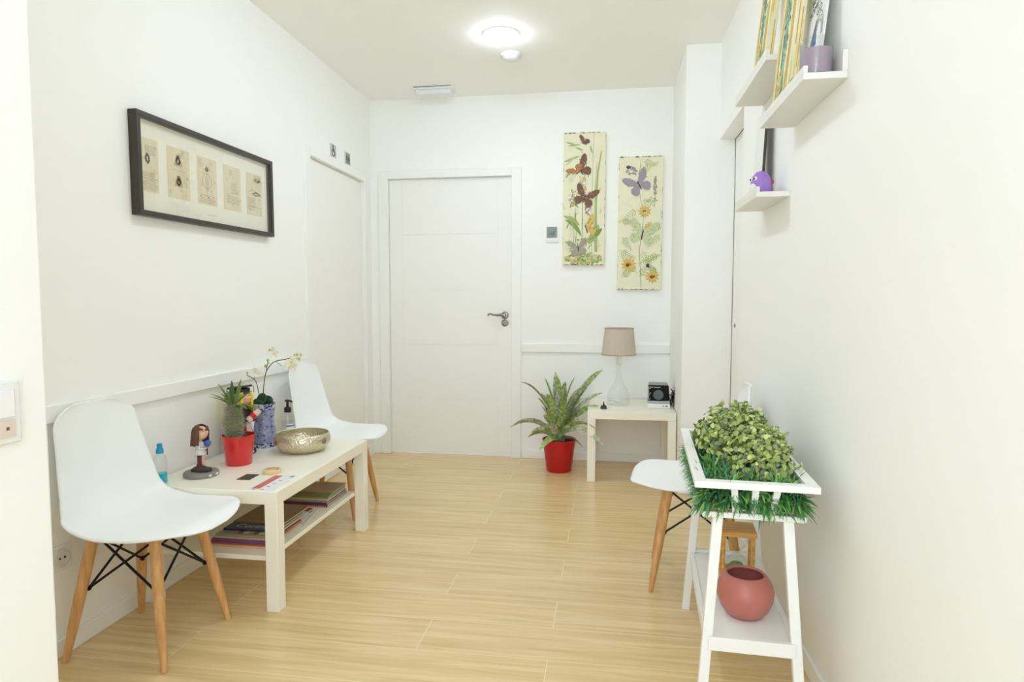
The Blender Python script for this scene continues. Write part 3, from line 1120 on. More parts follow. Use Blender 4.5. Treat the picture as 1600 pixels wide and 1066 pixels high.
stack = [(.0075, 'mag_salmon', (222, 172, 140), 'salmon magazine at the very bottom of the near shelf stack', None, 0, 0),
         (.006, 'mag_red', (172, 84, 60), 'rust red magazine second from the bottom of the near shelf stack', None, .003, .004),
         (.012, 'mag_purple', (110, 70, 132), 'thick purple magazine low in the near shelf stack', None, .016, .010),
         (.007, 'mag_tan', (196, 168, 118), 'tan magazine lying on the thick purple one', None, .022, .016),
         (.007, 'mag_grey', (148, 146, 130), 'grey magazine with a round-shapes photo, below the dark blue one', deco_photo, .026, .022),
         (.008, 'mag_blue', (38, 56, 88), 'dark blue magazine with a pale script title in the near shelf stack', deco_title, .032, .062),
         (.006, 'mag_brown', (120, 98, 62), 'brown magazine topmost of the near shelf stack', None, .036, .125)]
z = zsh
for i, (th, nm, col, lab, deco, dx, dy) in enumerate(stack):
    magazine(-1.525 + dx, -1.275 - .006 * (i % 3), 2.215 + dy, 2.215 + dy + .29 - dy * .5, z, th, cv(nm, col), lab, grp, deco=deco)
    z += th + .0002
grp = 'magazines stacked at the far end of the coffee table shelf'


def deco_comb(r, a, b, th):
    g = G()
    for k in range(34): g.box((-a + .008 + k * .0083, -b - .0008, .002), (-a + .012 + k * .0083, -b, th - .003))
    g.obj('comb_binding', mat('comb_white', (204, 186, 180), .5), r, smooth=False)


stack2 = [(.010, 'mag_maroon', (106, 38, 46), 'maroon comb-bound booklet at the bottom of the far shelf stack', deco_comb, 0, 0),
          (.008, 'mag_wine', (126, 44, 58), 'wine red magazine directly on the comb-bound maroon booklet', None, .002, .003),
          (.007, 'mag_teal', (130, 150, 142), 'pale teal magazine in the middle of the far shelf stack', None, .006, .008),
          (.006, 'mag_cream', (204, 190, 148), 'cream magazine just above the pale teal one', None, .004, .016),
          (.007, 'mag_olive', (150, 128, 70), 'olive magazine in the upper half of the far shelf stack', None, .008, .026),
          (.006, 'mag_leaf', (120, 140, 84), 'green edged magazine second from the top of the far shelf stack', None, .006, .042),
          (.006, 'mag_bark', (146, 122, 84), 'tan-brown magazine topmost of the far shelf stack', None, .002, .055)]
z = zsh
for i, (th, nm, col, lab, deco, dx, dy) in enumerate(stack2):
    magazine(-1.555 + dx, -1.262 - dx, 2.715 + dy, 2.938 - .004 * (i % 2), z, th, cv(nm, col), lab, grp, deco=deco)
    z += th + .0002
grp = 'folded leaflets lying between the magazine stacks'
LEAFP = mat('leaflet_paper', (0, 0, 0), .6, lin=(.72, .70, .64))
z = zsh
for k, (cx, cy, rot, lab, red) in enumerate([(-1.345, 2.560, .18, 'white leaflet lowest of the loose pile on the shelf', 0), (-1.36, 2.555, .10, 'pale leaflet in the middle of the loose pile on the shelf', 1),
                                             (-1.375, 2.565, .02, 'white leaflet with a red corner topmost of the loose pile on the shelf', 1)]):
    r = empty('leaflet', (cx, cy, z), rot, lab, 'leaflet', grp)
    G().box((-.075, -.105, 0), (.075, .105, .0035)).obj('paper', LEAFP, r, smooth=False)
    g = G()
    for q in range(7): g.box((-.06, -.09 + q * .02, .0035), (.02 + .01 * (q % 3), -.083 + q * .02, .0037), 0)
    if red: g.box((.05, .05, .0035), (.072, .10, .0037), 1)
    g.obj('print', [mat('print_grey', (150, 140, 130), .7), mat('print_red', (170, 60, 70), .6)], r, smooth=False)
    z += .0039

# ================================================================== ON THE COFFEE TABLE
REDP = mat('red_lacquer', (205, 34, 38), .18, noise_amt=.04, coat=.5)
SOIL = mat('potting_soil', (74, 54, 40), .95, bump=.6, bump_scale=120, noise_amt=.3)


# spray bottle with blue liquid
r = empty('spray_bottle', (-1.668, 2.160, TZ), 0, 'clear bottle with a blue cap and blue liquid, beside the near chair', 'bottle')
CLEARP = glass_mat('clear_plastic', (.965, .98, .98), .08)
BLUEC = mat('blue_cap', (20, 150, 190), .3, noise_amt=.03)
G().lathe([(0, .001), (.020, .001), (.0235, .006), (.0235, .085), (.021, .100), (.014, .112), (.011, .118), (.011, .122)], 28, close=True).obj('bottle_body', CLEARP, r)
G().lathe([(0, .002), (.019, .002), (.0225, .007), (.0225, .040), (0, .040)], 28).obj('liquid', mat('blue_liquid', (26, 186, 214), .1, noise_amt=.02), r)
g = G().lathe([(0, .116), (.0135, .116), (.0135, .128), (.0105, .134), (.0095, .136), (.0095, .150), (.0075, .153), (0, .153)], 24)
g.obj('cap', BLUEC, r)

SKIN = mat('foam_skin', (226, 178, 146), .7, noise_amt=.04)
HAIRB = mat('foam_brown_hair', (104, 68, 54), .75, noise_amt=.15, noise_scale=60)
HAIRY = mat('foam_yellow_hair', (236, 208, 34), .7, noise_amt=.12, noise_scale=90)
FOAMW = mat('foam_white', (0, 0, 0), .7, lin=(.74, .72, .70))
FOAMK = mat('foam_black', (42, 38, 40), .7, noise_amt=.1)
MAROON = mat('foam_maroon', (104, 52, 62), .7)
GREYB = mat('grey_base', (136, 134, 130), .55, noise_amt=.08)


def face(g, c, rr, yaw, m_eye, m_mouth, m_white):
    """eyes, brows, mouth on a ball head; yaw gives the facing direction"""
    d = Vector((math.cos(yaw), math.sin(yaw), 0))
    s_ = Vector((-d.y, d.x, 0))
    for q in (-1, 1):
        e = Vector(c) + (d * .90 + s_ * q * .36 + Vector((0, 0, .12))).normalized() * rr * .985
        g.ball(e, rr * .15, m_white, 10, 6)
        g.ball(e + (d * .7 + s_ * q * .2) * rr * .10, rr * .085, m_eye, 8, 6)
        b0 = Vector(c) + (d * .84 + s_ * q * .22 + Vector((0, 0, .40))).normalized() * rr
        b1 = Vector(c) + (d * .80 + s_ * q * .55 + Vector((0, 0, .40))).normalized() * rr
        g.tube([b0, b1], rr * .03, 6, m_eye)
    mo = [Vector(c) + (d * .92 + s_ * q + Vector((0, 0, -.36 - .05 * (1 - abs(q) * 5)))).normalized() * rr for q in (-.18, -.08, .08, .18)]
    g.tube(mo, rr * .035, 6, m_mouth)
    g.ball(Vector(c) + d * rr * 1.0 + Vector((0, 0, -rr * .08)), rr * .085, 3, 8, 6)


# small brown-haired figurine
yw = R(-8)
r = empty('figurine', (-1.585, 2.283, TZ), yw, 'small brown-haired foam figurine in a white coat on a grey round base', 'figurine')
b_ = G().lathe([(0, 0), (.063, 0), (.065, .004), (.065, .014), (.062, .018), (0, .018)], 40).obj('base', GREYB, r)
g = G()
for k, (a, b) in enumerate((((.0645, -.02), .010), ((.0645, .012), .006))):
    g.ball((.0632, -.022 + k * .035, .010), (.003, .008, .005), 0, 10, 6)
g.obj('base_lettering', FOAMW, b_)
g = G().ball((.004, -.004, .024), (.038, .022, .017), 0, 16, 8).ball((.024, .010, .023), (.018, .012, .011), 0, 12, 8).ball((-.020, -.014, .022), (.014, .012, .010), 0, 12, 8)
g.obj('ground_mound', mat('dark_mound', (76, 62, 56), .9, bump=.5, bump_scale=150), r)
g = G()
g.tube([(-.002, -.007, .028), (-.002, -.006, .050), (-.001, -.006, .095)], [.0075, .0075, .0085], 12, 0)
g.tube([(-.002, -.007, .030), (-.002, -.007, .048)], .0098, 12, 0)
g.obj('trouser_leg', MAROON, r)
G().tube([(.004, .010, .028), (.003, .008, .055), (.001, .006, .10)], [.008, .0075, .009], 12).obj('bare_leg', mat('foam_pink', (222, 176, 168), .7), r)
g = G().lathe([(0, 0), (.020, 0), (.019, .012), (.016, .030), (.013, .044), (.007, .052), (0, .053)], 24, 0, Matrix.Translation((0, 0, .085)))
g.tube([(0, -.014, .128), (.012, -.019, .112), (.026, -.010, .112)], [.006, .0055, .005], 10)
g.tube([(0, .014, .128), (.014, .018, .112), (.028, .008, .114)], [.006, .0055, .005], 10)
g.obj('white_coat', FOAMW, r)
g = G().tube([(0.0, 0, .134), (0, 0, .148)], .006, 10, 3)
hc = (.003, 0, .170)
g.ball(hc, (.0265, .0265, .028), 3, 22, 14)
face(g, hc, .0268, 0, 0, 1, 2)
g.ball((.030, -.008, .112), .006, 3, 10, 6).ball((.031, .008, .114), .006, 3, 10, 6)
g.obj('head', [INK, mat('foam_lip', (176, 70, 64), .6), FOAMW, SKIN], r)
g = G()
vsH, fsH = [], []
nA, nZ = 26, 10
for j in range(nZ + 1):
    k = j / nZ
    for i in range(nA + 1):
        a = R(58) + R(244) * i / nA
        rr = .0300 if k < .5 else .0300 + .002 * math.sin(i * 2.1)
        th = k * PI * .5
        if k <= .5:
            th = (k / .5) * PI * .5
            vsH.append((hc[0] + rr * math.sin(th) * math.cos(a) - .001, rr * math.sin(th) * math.sin(a), hc[2] + .002 + .031 * math.cos(th)))
        else:
            q = (k - .5) / .5
            vsH.append((hc[0] + rr * (1 + .05 * q) * math.cos(a) - .001 - .004 * q, rr * (1 + .05 * q) * math.sin(a), hc[2] + .002 - .048 * q - .004 * math.sin(i * 1.7) * q))
for j in range(nZ):
    for i in range(nA):
        q = j * (nA + 1) + i
        fsH.append((q, q + 1, q + nA + 2, q + nA + 1))
g.add(vsH, fsH)
g.tube([(hc[0] + .012, .020, .190), (hc[0] + .026, .008, .187), (hc[0] + .027, -.004, .184)], [.006, .005, .003], 8)
g.tube([(hc[0] + .012, -.020, .190), (hc[0] + .024, -.012, .187)], [.006, .003], 8)
g.obj('hair', HAIRB, r, solid=.003, angle=70)
g = G().ball((.034, .0, .131), (.013, .014, .013), 0, 14, 9)
g.obj('blue_ball', mat('foam_blue', (58, 92, 168), .6), r)
g = G()
g.tube([(.030, .001, .108), (.032, .001, .085)], .0022, 8)
g.ball((.029, .001, .106), .005, 0, 10, 6)
g.obj('pendant', FOAMK, r)

# red pot with the thorny stem plant
r = empty('potted_succulent', (-1.541, 2.474, TZ), 0, 'small red pot with a thorny thick-stemmed plant on the coffee table', 'potted plant')
G().lathe([(0, 0), (.050, 0), (.052, .003), (.0655, .120), (.0680, .122), (.0680, .126), (.0645, .126), (.0625, .112), (.0, .112)], 48).obj('pot', REDP, r)
G().lathe([(0, .115), (.0615, .1135)], 32, close=True).obj('soil', SOIL, r)
rnd = random.Random(5)
g = G()
prof, seg = [], 20
for k in range(15):
    q = k / 14
    prof.append(((.026 + .010 * math.sin(PI * min(1, q * 1.25)) * (1 - .4 * q)) * (1 if q < .96 else .6), .105 + .148 * q))
prof.append((0, .256))
g.lathe(prof, seg, 0, Matrix.Translation((-.020, 0, 0)))
g.obj('stem', mat('grey_green_stem', (122, 126, 92), .85, noise_amt=.3, noise_scale=120, bump=.8, bump_scale=160), r)
g = G()
for k in range(820):
    q = rnd.random() ** .9
    a = rnd.uniform(0, 2 * PI)
    rr = (.026 + .010 * math.sin(PI * min(1, q * 1.25)) * (1 - .4 * q))
    p = Vector((-.020 + rr * math.cos(a), rr * math.sin(a), .112 + .142 * q))
    d = Vector((math.cos(a + rnd.uniform(-.5, .5)), math.sin(a + rnd.uniform(-.5, .5)), rnd.uniform(-.5, .6))).normalized() * rnd.uniform(.012, .022)
    s_ = Vector((-math.sin(a), math.cos(a), 0)) * .0011
    u_ = Vector((0, 0, .0011))
    g.add([p - s_ - u_, p + s_ - u_, p + u_, p + d], [(0, 1, 3), (1, 2, 3), (2, 0, 3)])
g.obj('thorns', mat('pale_thorn', (176, 170, 146), .8, noise_amt=.2), r)
g = G()
top = Vector((-.020, 0, .250))
for k in range(22):
    a = k * 2.39996 + .4
    l = rnd.uniform(.08, .135)
    el = rnd.uniform(.1, 1.1) if k > 5 else rnd.uniform(.9, 1.4)
    d = Vector((math.cos(a), math.sin(a), 0))
    path = []
    for i in range(7):
        q = i / 6
        path.append(top + d * (.008 + l * math.cos(el) * q) + Vector((0, 0, -.004 + l * math.sin(el) * q - .035 * q * q * math.cos(el))))
    g.strip(path, [.003, .006, .008, .009, .008, .005, .001], (-d.y, d.x, 0), k % 2, .35)
g.obj('leaves', [mat('leaf_deep', (82, 104, 58), .5, noise_amt=.15), mat('leaf_olive', (112, 130, 70), .5, noise_amt=.15)], r)

# graduate figurine
r = empty('figurine', (-1.636, 2.650, TZ), R(-14), 'blonde graduate figurine in a black robe and mortarboard behind the small red pot', 'figurine')
r.scale = (1.1, 1.1, 1.04)
b_ = G().lathe([(0, 0), (.054, 0), (.056, .003), (.056, .014), (.053, .018), (0, .018)], 36).obj('base', FOAMK, r)
g = G()
for k in range(5): g.ball((.0555 * math.cos(-.7 + k * .22), .0555 * math.sin(-.7 + k * .22), .010 + .002 * (k % 2)), (.002, .004, .004), 0, 8, 6)
g.obj('base_lettering', FOAMW, b_)
for s in (-1, 1):
    g = G().tube([(.004, s * .016, .016), (.002, s * .015, .08)], [.011, .012], 12)
    lg = g.obj('leg', SKIN, r)
    G().ball((.012, s * .017, .024), (.024, .013, .011), 0, 14, 8).obj('shoe', FOAMK, lg)
G().lathe([(0, .060), (.050, .060), (.047, .085), (.038, .125), (.031, .165), (.020, .190), (.010, .197), (0, .198)], 28).obj('robe', FOAMK, r)
g = G().hexa([(.030, -.013, .085), (.0505, -.015, .085), (.0505, .015, .085), (.030, .013, .085), (.020, -.009, .160), (.036, -.009, .160), (.036, .009, .160), (.020, .009, .160)])
g.obj('dress_front', mat('foam_print_pink', (226, 186, 190), .7, noise_amt=.25, noise_scale=160), r, bevel=.002)
G().tube([(0, -.030, .180), (.030, -.040, .155), (.052, -.018, .158)], [.013, .015, .013], 12).obj('sleeve', FOAMK, r)
G().tube([(0, .030, .180), (.034, .036, .150), (.056, .012, .160)], [.013, .015, .013], 12).obj('sleeve', FOAMK, r)
G().ball((.058, -.010, .160), .010, 0, 12, 8).obj('hand', SKIN, r)
G().ball((.061, .010, .163), .010, 0, 12, 8).obj('hand', SKIN, r)
G().tube([(0, 0, .19), (0, 0, .212)], .009, 10).obj('neck', SKIN, r)
g = G().tube([(.058, -.024, .150), (.068, .030, .186)], .013, 16)
g.obj('scroll', mat('scroll_paper', (222, 196, 180), .7), r)
g = G().tube([(.0605, -.008, .161), (.064, .008, .172)], .0138, 16)
g.obj('ribbon', mat('ribbon_red', (196, 40, 44), .5), r)
hc = (.004, 0, .240)
g = G().ball(hc, (.037, .037, .038), 3, 24, 16)
face(g, hc, .0375, 0, 0, 1, 2)
g.obj('head', [INK, mat('foam_lip', (176, 70, 64), .6), FOAMW, SKIN], r)
vsH, fsH = [], []
for j in range(nZ + 1):
    k = j / nZ
    for i in range(nA + 1):
        a = R(52) + R(256) * i / nA
        rr = .041
        if k <= .5:
            th = (k / .5) * PI * .5
            vsH.append((hc[0] + rr * math.sin(th) * math.cos(a) - .002, rr * math.sin(th) * math.sin(a), hc[2] + .002 + .040 * math.cos(th)))
        else:
            q = (k - .5) / .5
            ww = 1 + .12 * math.sin(PI * q) + .04 * math.sin(i * 1.9)
            vsH.append((hc[0] + rr * ww * math.cos(a) - .003 - .002 * q, rr * ww * math.sin(a), hc[2] + .002 - .105 * q - .006 * math.sin(i * 1.3) * q))
g = G()
for j in range(nZ):
    for i in range(nA):
        q = j * (nA + 1) + i
        fsH.append((q, q + 1, q + nA + 2, q + nA + 1))
g.add(vsH, fsH)
g.tube([(hc[0] + .024, .022, .270), (hc[0] + .030, .026, .245), (hc[0] + .026, .030, .20)], [.008, .008, .005], 8)
g.tube([(hc[0] + .024, -.022, .270), (hc[0] + .030, -.026, .245), (hc[0] + .026, -.030, .20)], [.008, .008, .005], 8)
g.obj('hair', HAIRY, r, solid=.004, angle=70)
g = G().lathe([(.038, .262), (.040, .264), (.039, .284), (0, .288)], 28, 0, Matrix.Translation((-.002, 0, 0)), close=True)
Mc = Matrix.Translation((-.002, 0, .290)) @ Matrix.Rotation(R(-8), 4, 'Y') @ Matrix.Rotation(R(45), 4, 'Z')
g.box((-.047, -.047, -.003), (.047, .047, .004), 0, Mc)
cp = g.obj('mortarboard', mat('foam_charcoal', (62, 58, 58), .75), r, solid=.002)
g = G().tube([(0, 0, .294), (.02, .03, .296), (.028, .045, .290), (.028, .046, .262)], .002, 6)
g.obj('tassel', mat('tassel_gold', (190, 160, 70), .6), cp)

# mosaic vase with orchid
MOS = voronoi_mat('blue_mosaic', [(146, 152, 186), (126, 134, 176), (160, 166, 196), (74, 76, 124), (138, 146, 184), (172, 178, 204), (112, 120, 164), (150, 154, 184)], 105, (150, 154, 180), .15)
MOSD = voronoi_mat('mosaic_band', [(44, 52, 118), (196, 206, 226), (60, 66, 134), (184, 194, 220)], 70, (190, 192, 204), .15)
VX, VY = -1.608, 2.800
r = empty('mosaic_vase', (VX, VY, TZ), 0, 'waisted blue mosaic vase with a white orchid on the coffee table', 'vase')
g = G().lathe([(0, 0), (.050, 0), (.052, .004), (.0525, .022)], 40, 1, close=True)
g.lathe([(.0525, .022), (.052, .045), (.049, .085), (.0445, .115), (.044, .135), (.046, .160), (.050, .186)], 40, 0, close=True)
g.lathe([(.050, .186), (.053, .205), (.050, .206), (.046, .190), (.040, .12), (0, .11)], 40, 1, close=True)
g.obj('vase_body', [MOS, MOSD], r, angle=60)
g = G()
for (x_, y_, z_, rx, rz, tl) in ((-.004, -.012, .226, .026, .030, 0), (-.026, -.010, .206, .026, .022, .5), (.026, -.008, .204, .027, .022, -.5), (.006, .018, .214, .03, .026, .3), (-.010, -.026, .204, .024, .02, .1)):
    g.ball((0, 0, 0), (rx, .007, rz), 0, 18, 12, Matrix.Translation((x_, y_, z_)) @ Matrix.Rotation(tl, 4, 'Y') @ Matrix.Rotation(R(-18), 4, 'X'))
g.obj('orchid_leaves', mat('orchid_leaf', (28, 66, 38), .3, noise_amt=.12), r, angle=70)
STEM = mat('orchid_stem', (98, 110, 72), .6)
PET = mat('orchid_petal', (0, 0, 0), .6, lin=(.80, .78, .62))
PETC = mat('orchid_centre', (226, 200, 110), .6)
BUD = mat('orchid_bud', (176, 190, 104), .6)
dcam = Vector((0, 0, H)) - Vector((VX, VY, TZ))


def vp(x, y, dy=0): return py(x, y, VY + dy) - Vector((VX, VY, TZ))


def flower(g, c, nrm, s_, m0, m1):
    nrm = Vector(nrm).normalized()
    q = nrm.to_track_quat('Z', 'Y').to_matrix().to_4x4()
    M = Matrix.Translation(c) @ q
    for k in range(5):
        a = PI / 2 + 2 * PI * k / 5
        wd = s_ * (.46 if k in (1, 4) else .30)
        ctr = Vector((math.cos(a), math.sin(a), 0)) * s_ * .5
        sd = Vector((-math.sin(a), math.cos(a), 0))
        pts = []
        for i in range(10):
            t_ = 2 * PI * i / 10
            p = ctr + Vector((math.cos(a), math.sin(a), 0)) * s_ * .5 * math.cos(t_) + sd * wd * .8 * math.sin(t_)
            p.z = .10 * s_ + .25 * s_ * (p.length / s_) ** 2 - (.12 * s_ if k % 2 else 0)
            pts.append(p)
        g.add([tuple(ctr + Vector((0, 0, .02 * s_)))] + [tuple(p) for p in pts], [(0, i + 1, (i + 1) % 10 + 1) for i in range(10)], m0, M)
    g.ball((0, 0, .12 * s_), (.16 * s_, .13 * s_, .14 * s_), m1, 10, 6, M)


st1 = [Vector((.004, 0, .18)), vp(411.5, 616), vp(413, 596, .004), vp(416, 581, .0), vp(424, 569, -.01), vp(433, 564, -.02), vp(446, 561.5, -.03), vp(459, 558, -.045)]
st2 = [Vector((-.010, .0, .18)), vp(404.5, 616), vp(402, 603, .01), vp(398.5, 594, .02), vp(392, 589.5, .03), vp(380, 584, .04)]
st3 = [vp(415, 585), vp(417, 574, .01), vp(418.5, 565, .02)]
g = G()
g.tube(catmull(st1, 5), .0024, 8)
g.tube(catmull(st2, 5), .0020, 8)
g.tube(st3, .0018, 8)
g.tube([vp(431, 565, -.02), vp(440, 571.5, -.02)], .0012, 6)
g.tube([vp(444, 562, -.03), vp(450, 564.5, -.03)], .0012, 6)
g.tube([vp(396, 592, .02), vp(398.5, 588, .02)], .0012, 6)
g.obj('orchid_stems', STEM, r)
g = G()
for (x, y, dy, s_, nx) in ((428, 553, -.01, .022, .3), (426, 548, .005, .018, -.2), (455, 566, -.045, .027, .2), (464, 560, -.05, .026, .5), (451, 572, -.035, .024, 0), (459, 573, -.05, .024, -.2), (398, 580, .02, .019, .1), (404, 583, .015, .014, .4)):
    flower(g, vp(x, y, dy), (nx, -1, .25), s_, 0, 1)
g.obj('orchid_flowers', [PET, PETC], r, angle=75)
g = G()
for (x, y, dy, s_) in ((375.5, 581.5, .045, .007), (380, 583, .04, .006), (386, 583, .035, .0055), (418.5, 563, .02, .006), (415, 572, .015, .006), (421, 547, 0, .0045), (460, 555, -.045, .005), (464, 554, -.05, .005), (470, 554, -.055, .0045), (467.5, 561, -.055, .005), (419, 567, .01, .005)):
    c = vp(x, y, dy)
    g.ball(c, (s_, s_, s_ * 1.35), 0, 10, 7)
g.obj('orchid_buds', BUD, r)

# hand sanitizer pump bottle
r = empty('pump_bottle', (-1.564, 2.940, TZ), R(0), 'clear hand gel bottle with a black pump behind the silver bowl', 'bottle')
G().lathe([(0, .001), (.031, .001), (.0345, .006), (.0345, .105), (.031, .120), (.020, .134), (.0135, .138), (.0135, .146)], 32, close=True).obj('bottle_body', CLEARP, r)
G().lathe([(0, .003), (.030, .003), (.0330, .008), (.0330, .095), (0, .095)], 28).obj('gel', glass_mat('clear_gel', (.965, .98, .985), .05), r)
g = G()
for k in range(8):
    a0, a1 = R(-75) + k * R(9), R(-75) + (k + 1) * R(9)
    q = .0349
    g.add([(q * math.cos(a0), q * math.sin(a0), .03), (q * math.cos(a1), q * math.sin(a1), .03), (q * math.cos(a1), q * math.sin(a1), .085), (q * math.cos(a0), q * math.sin(a0), .085)], [(0, 1, 2, 3)], 0)
    q = .0352
    g.add([(q * math.cos(a0), q * math.sin(a0), .072), (q * math.cos(a1), q * math.sin(a1), .074), (q * math.cos(a1), q * math.sin(a1), .081), (q * math.cos(a0), q * math.sin(a0), .078)], [(0, 1, 2, 3)], 1)
g.obj('bottle_label', [mat('label_white', (0, 0, 0), .5, lin=(.76, .79, .82)), mat('label_blue', (70, 90, 140), .5)], r)
g = G().lathe([(0, .140), (.0155, .140), (.0165, .142), (.0165, .160), (.013, .165), (.006, .166), (.0055, .190), (.008, .191), (.008, .197), (0, .198)], 24)
g.tube([(-.012, .003, .1955), (0, 0, .196), (.020, -.006, .196), (.030, -.009, .192)], [.005, .006, .005, .004], 10)
g.obj('pump', mat('black_plastic', (34, 28, 26), .35), r)
G().tube([(0, 0, .14), (.002, 0, .01)], .0022, 8).obj('dip_tube', mat('tube_white', (220, 224, 224), .5), r)

# hammered bowl
HAM = bpy.data.materials.new('hammered_silver')
HAM.use_nodes = True
nt = HAM.node_tree
b = nt.nodes['Principled BSDF']
b.inputs['Base Color'].default_value = (*s2l((214, 206, 182)), 1)
b.inputs['Metallic'].default_value = .9
b.inputs['Roughness'].default_value = .3
tc = nt.nodes.new('ShaderNodeTexCoord')
vo = nt.nodes.new('ShaderNodeTexVoronoi')
vo.inputs['Scale'].default_value = 120
vo.feature = 'SMOOTH_F1'
bp = nt.nodes.new('ShaderNodeBump')
bp.inputs['Strength'].default_value = .5
bp.inputs['Distance'].default_value = .008
nt.links.new(tc.outputs['Object'], vo.inputs['Vector'])
nt.links.new(vo.outputs['Distance'], bp.inputs['Height'])
nt.links.new(bp.outputs[0], b.inputs['Normal'])
r = empty('metal_bowl', (-1.388, 2.742, TZ), R(20), 'wide hammered silver bowl on the coffee table', 'bowl')
g = G().lathe([(0, 0), (.078, 0), (.092, .004), (.108, .016), (.120, .034), (.125, .052), (.1245, .068), (.119, .082), (.1165, .084), (.1145, .082), (.1195, .066), (.120, .052), (.115, .034), (.100, .018), (.085, .009), (0, .006)], 64)
bw = g.obj('bowl_body', HAM, r, angle=60)
g = G()
for k, (a, m) in enumerate(((R(-150), 0), (R(-35), 1), (R(85), 1))):
    d = Vector((math.cos(a), math.sin(a), 0))
    for q in range(3):
        M = Matrix.Translation(d * (.1252) + Vector((0, 0, .055))) @ d.to_track_quat('Z', 'Y').to_matrix().to_4x4()
        rr = .013 - q * .0045
        for i in range(20):
            t0, t1 = 2 * PI * i / 20, 2 * PI * (i + 1) / 20
            pr = [((rr - .0012) * math.cos(t0), (rr - .0012) * math.sin(t0)), (rr * math.cos(t0), rr * math.sin(t0)), (rr * math.cos(t1), rr * math.sin(t1)), ((rr - .0012) * math.cos(t1), (rr - .0012) * math.sin(t1))]
            g.prism(pr, -.0022, .0008, m, M)
g.obj('rosette', [mat('copper_mark', (176, 110, 82), .4, metal=.6), mat('dark_mark', (140, 130, 104), .4, metal=.6)], r, smooth=False)

# flat things near the near end of the table
r = empty('coaster', (-1.388, 2.287, TZ), R(-18), 'small dark rectangular card lying by the red pot', 'card')
r.rotation_euler.z = R(2)
G().box((-.026, -.038, 0), (.026, .038, .002)).obj('card', mat('dark_card', (70, 64, 54), .6, noise_amt=.5, noise_scale=260), r, smooth=False)
r = empty('tin', (-1.325, 2.356, TZ), 0, 'round shallow yellow tin with a red mark on the lid', 'tin')
G().lathe([(0, 0), (.033, 0), (.0335, .001), (.0335, .012), (.032, .014), (0, .014)], 36).obj('tin_body', mat('tin_yellow', (226, 198, 132), .35), r)
g = G().lathe([(.0335, .0085), (.0342, .009), (.0342, .0155), (.0325, .0165), (0, .0165)], 36, close=True)
ld = g.obj('lid', mat('tin_lid', (230, 206, 160), .35), r)
g = G()
Mt = Matrix.Translation((0, 0, .0166))
ring2d(g, 0, 0, .027, .004, R(-30), R(200), Mt, 0, .0003, 20)
g.prism([(-.018, -.006), (.018, .002), (.018, .008), (-.018, .0)], 0, .0003, 0, Mt)
g.obj('lid_mark', mat('tin_red', (172, 66, 40), .5), ld, smooth=False)
r = empty('flyer', (-1.252, 2.232, TZ), R(1), 'white folded flyer with a red printed block at the table corner', 'leaflet')
g = G().box((-.048, -.105, 0), (.048, .105, .0012))
g.obj('paper', mat('flyer_paper', (0, 0, 0), .5, lin=(.80, .80, .82)), r, smooth=False)
g = G().box((-.040, -.085, .0012), (-.008, .092, .0014), 0)
for k in range(24): g.box((-.038, -.08 + k * .007, .0014), (-.010, -.078 + k * .007, .0016), 1)
for k, (a, b_, m) in enumerate(((.004, -.06, 2), (.006, -.02, 2), (.010, .02, 2), (.026, .075, 3), (.028, .086, 3), (-.036, -.095, 4), (.0, -.098, 4))): g.box((a, b_, .0012), (a + .014, b_ + .008, .0014), m)
g.obj('print', [mat('flyer_red', (214, 128, 116), .6), mat('flyer_red_dark', (186, 74, 66), .6), mat('flyer_grey', (150, 150, 156), .6), mat('flyer_blue', (90, 104, 150), .6), mat('flyer_olive', (150, 150, 130), .6)], r, smooth=False)

# ================================================================== FLOOR PLANT
PX_, PY_ = -.318, 4.245
r = empty('potted_bromeliad', (PX_, PY_, 0), 0, 'large arching-leaved plant in a red pot on the floor left of the side table', 'potted plant')
G().lathe([(0, 0), (.080, 0), (.083, .004), (.1095, .205), (.113, .208), (.113, .216), (.107, .216), (.103, .19), (0, .19)], 48).obj('pot', mat('deep_red_pot', (186, 20, 30), .3, noise_amt=.04), r)
G().lathe([(0, .194), (.102, .192)], 32, close=True).obj('soil', SOIL, r)
g = G()
rnd = random.Random(21)
tips = [(942, 578, -.02, .5), (942, 614, -.08, .6), (920, 596, .05, .4), (898, 590, .04, .3), (868, 581, .02, .2), (851, 591, -.02, .3), (814, 597, -.03, 1.4), (797, 668, -.10, 2.6), (854, 615, -.10, .5),
        (824, 684, -.12, 2.4), (830, 676, .05, 2.2), (843, 704, -.16, 2.2), (904, 607, -.08, .2), (947, 700, -.31, 2.6), (938, 677, -.30, 2.2), (883, 596, -.05, .2), (912, 700, -.03, 1.8), (908, 627, .08, .8),
        (912, 622, -.14, .5), (872, 606, -.13, .15), (840, 622, .10, .7), (884, 617, -.16, .2), (905, 656, -.18, 1.0), (855, 640, -.17, .5), (893, 640, -.18, .4)]
for x, y, dy, arch in list(tips[:25]):
    if dy > -.2 and y < 650: tips.append((872 + (x - 872) * rnd.uniform(.6, .9) + rnd.uniform(-9, 9), y + rnd.uniform(6, 34), dy + rnd.uniform(-.1, .1), arch + rnd.uniform(0, .5)))
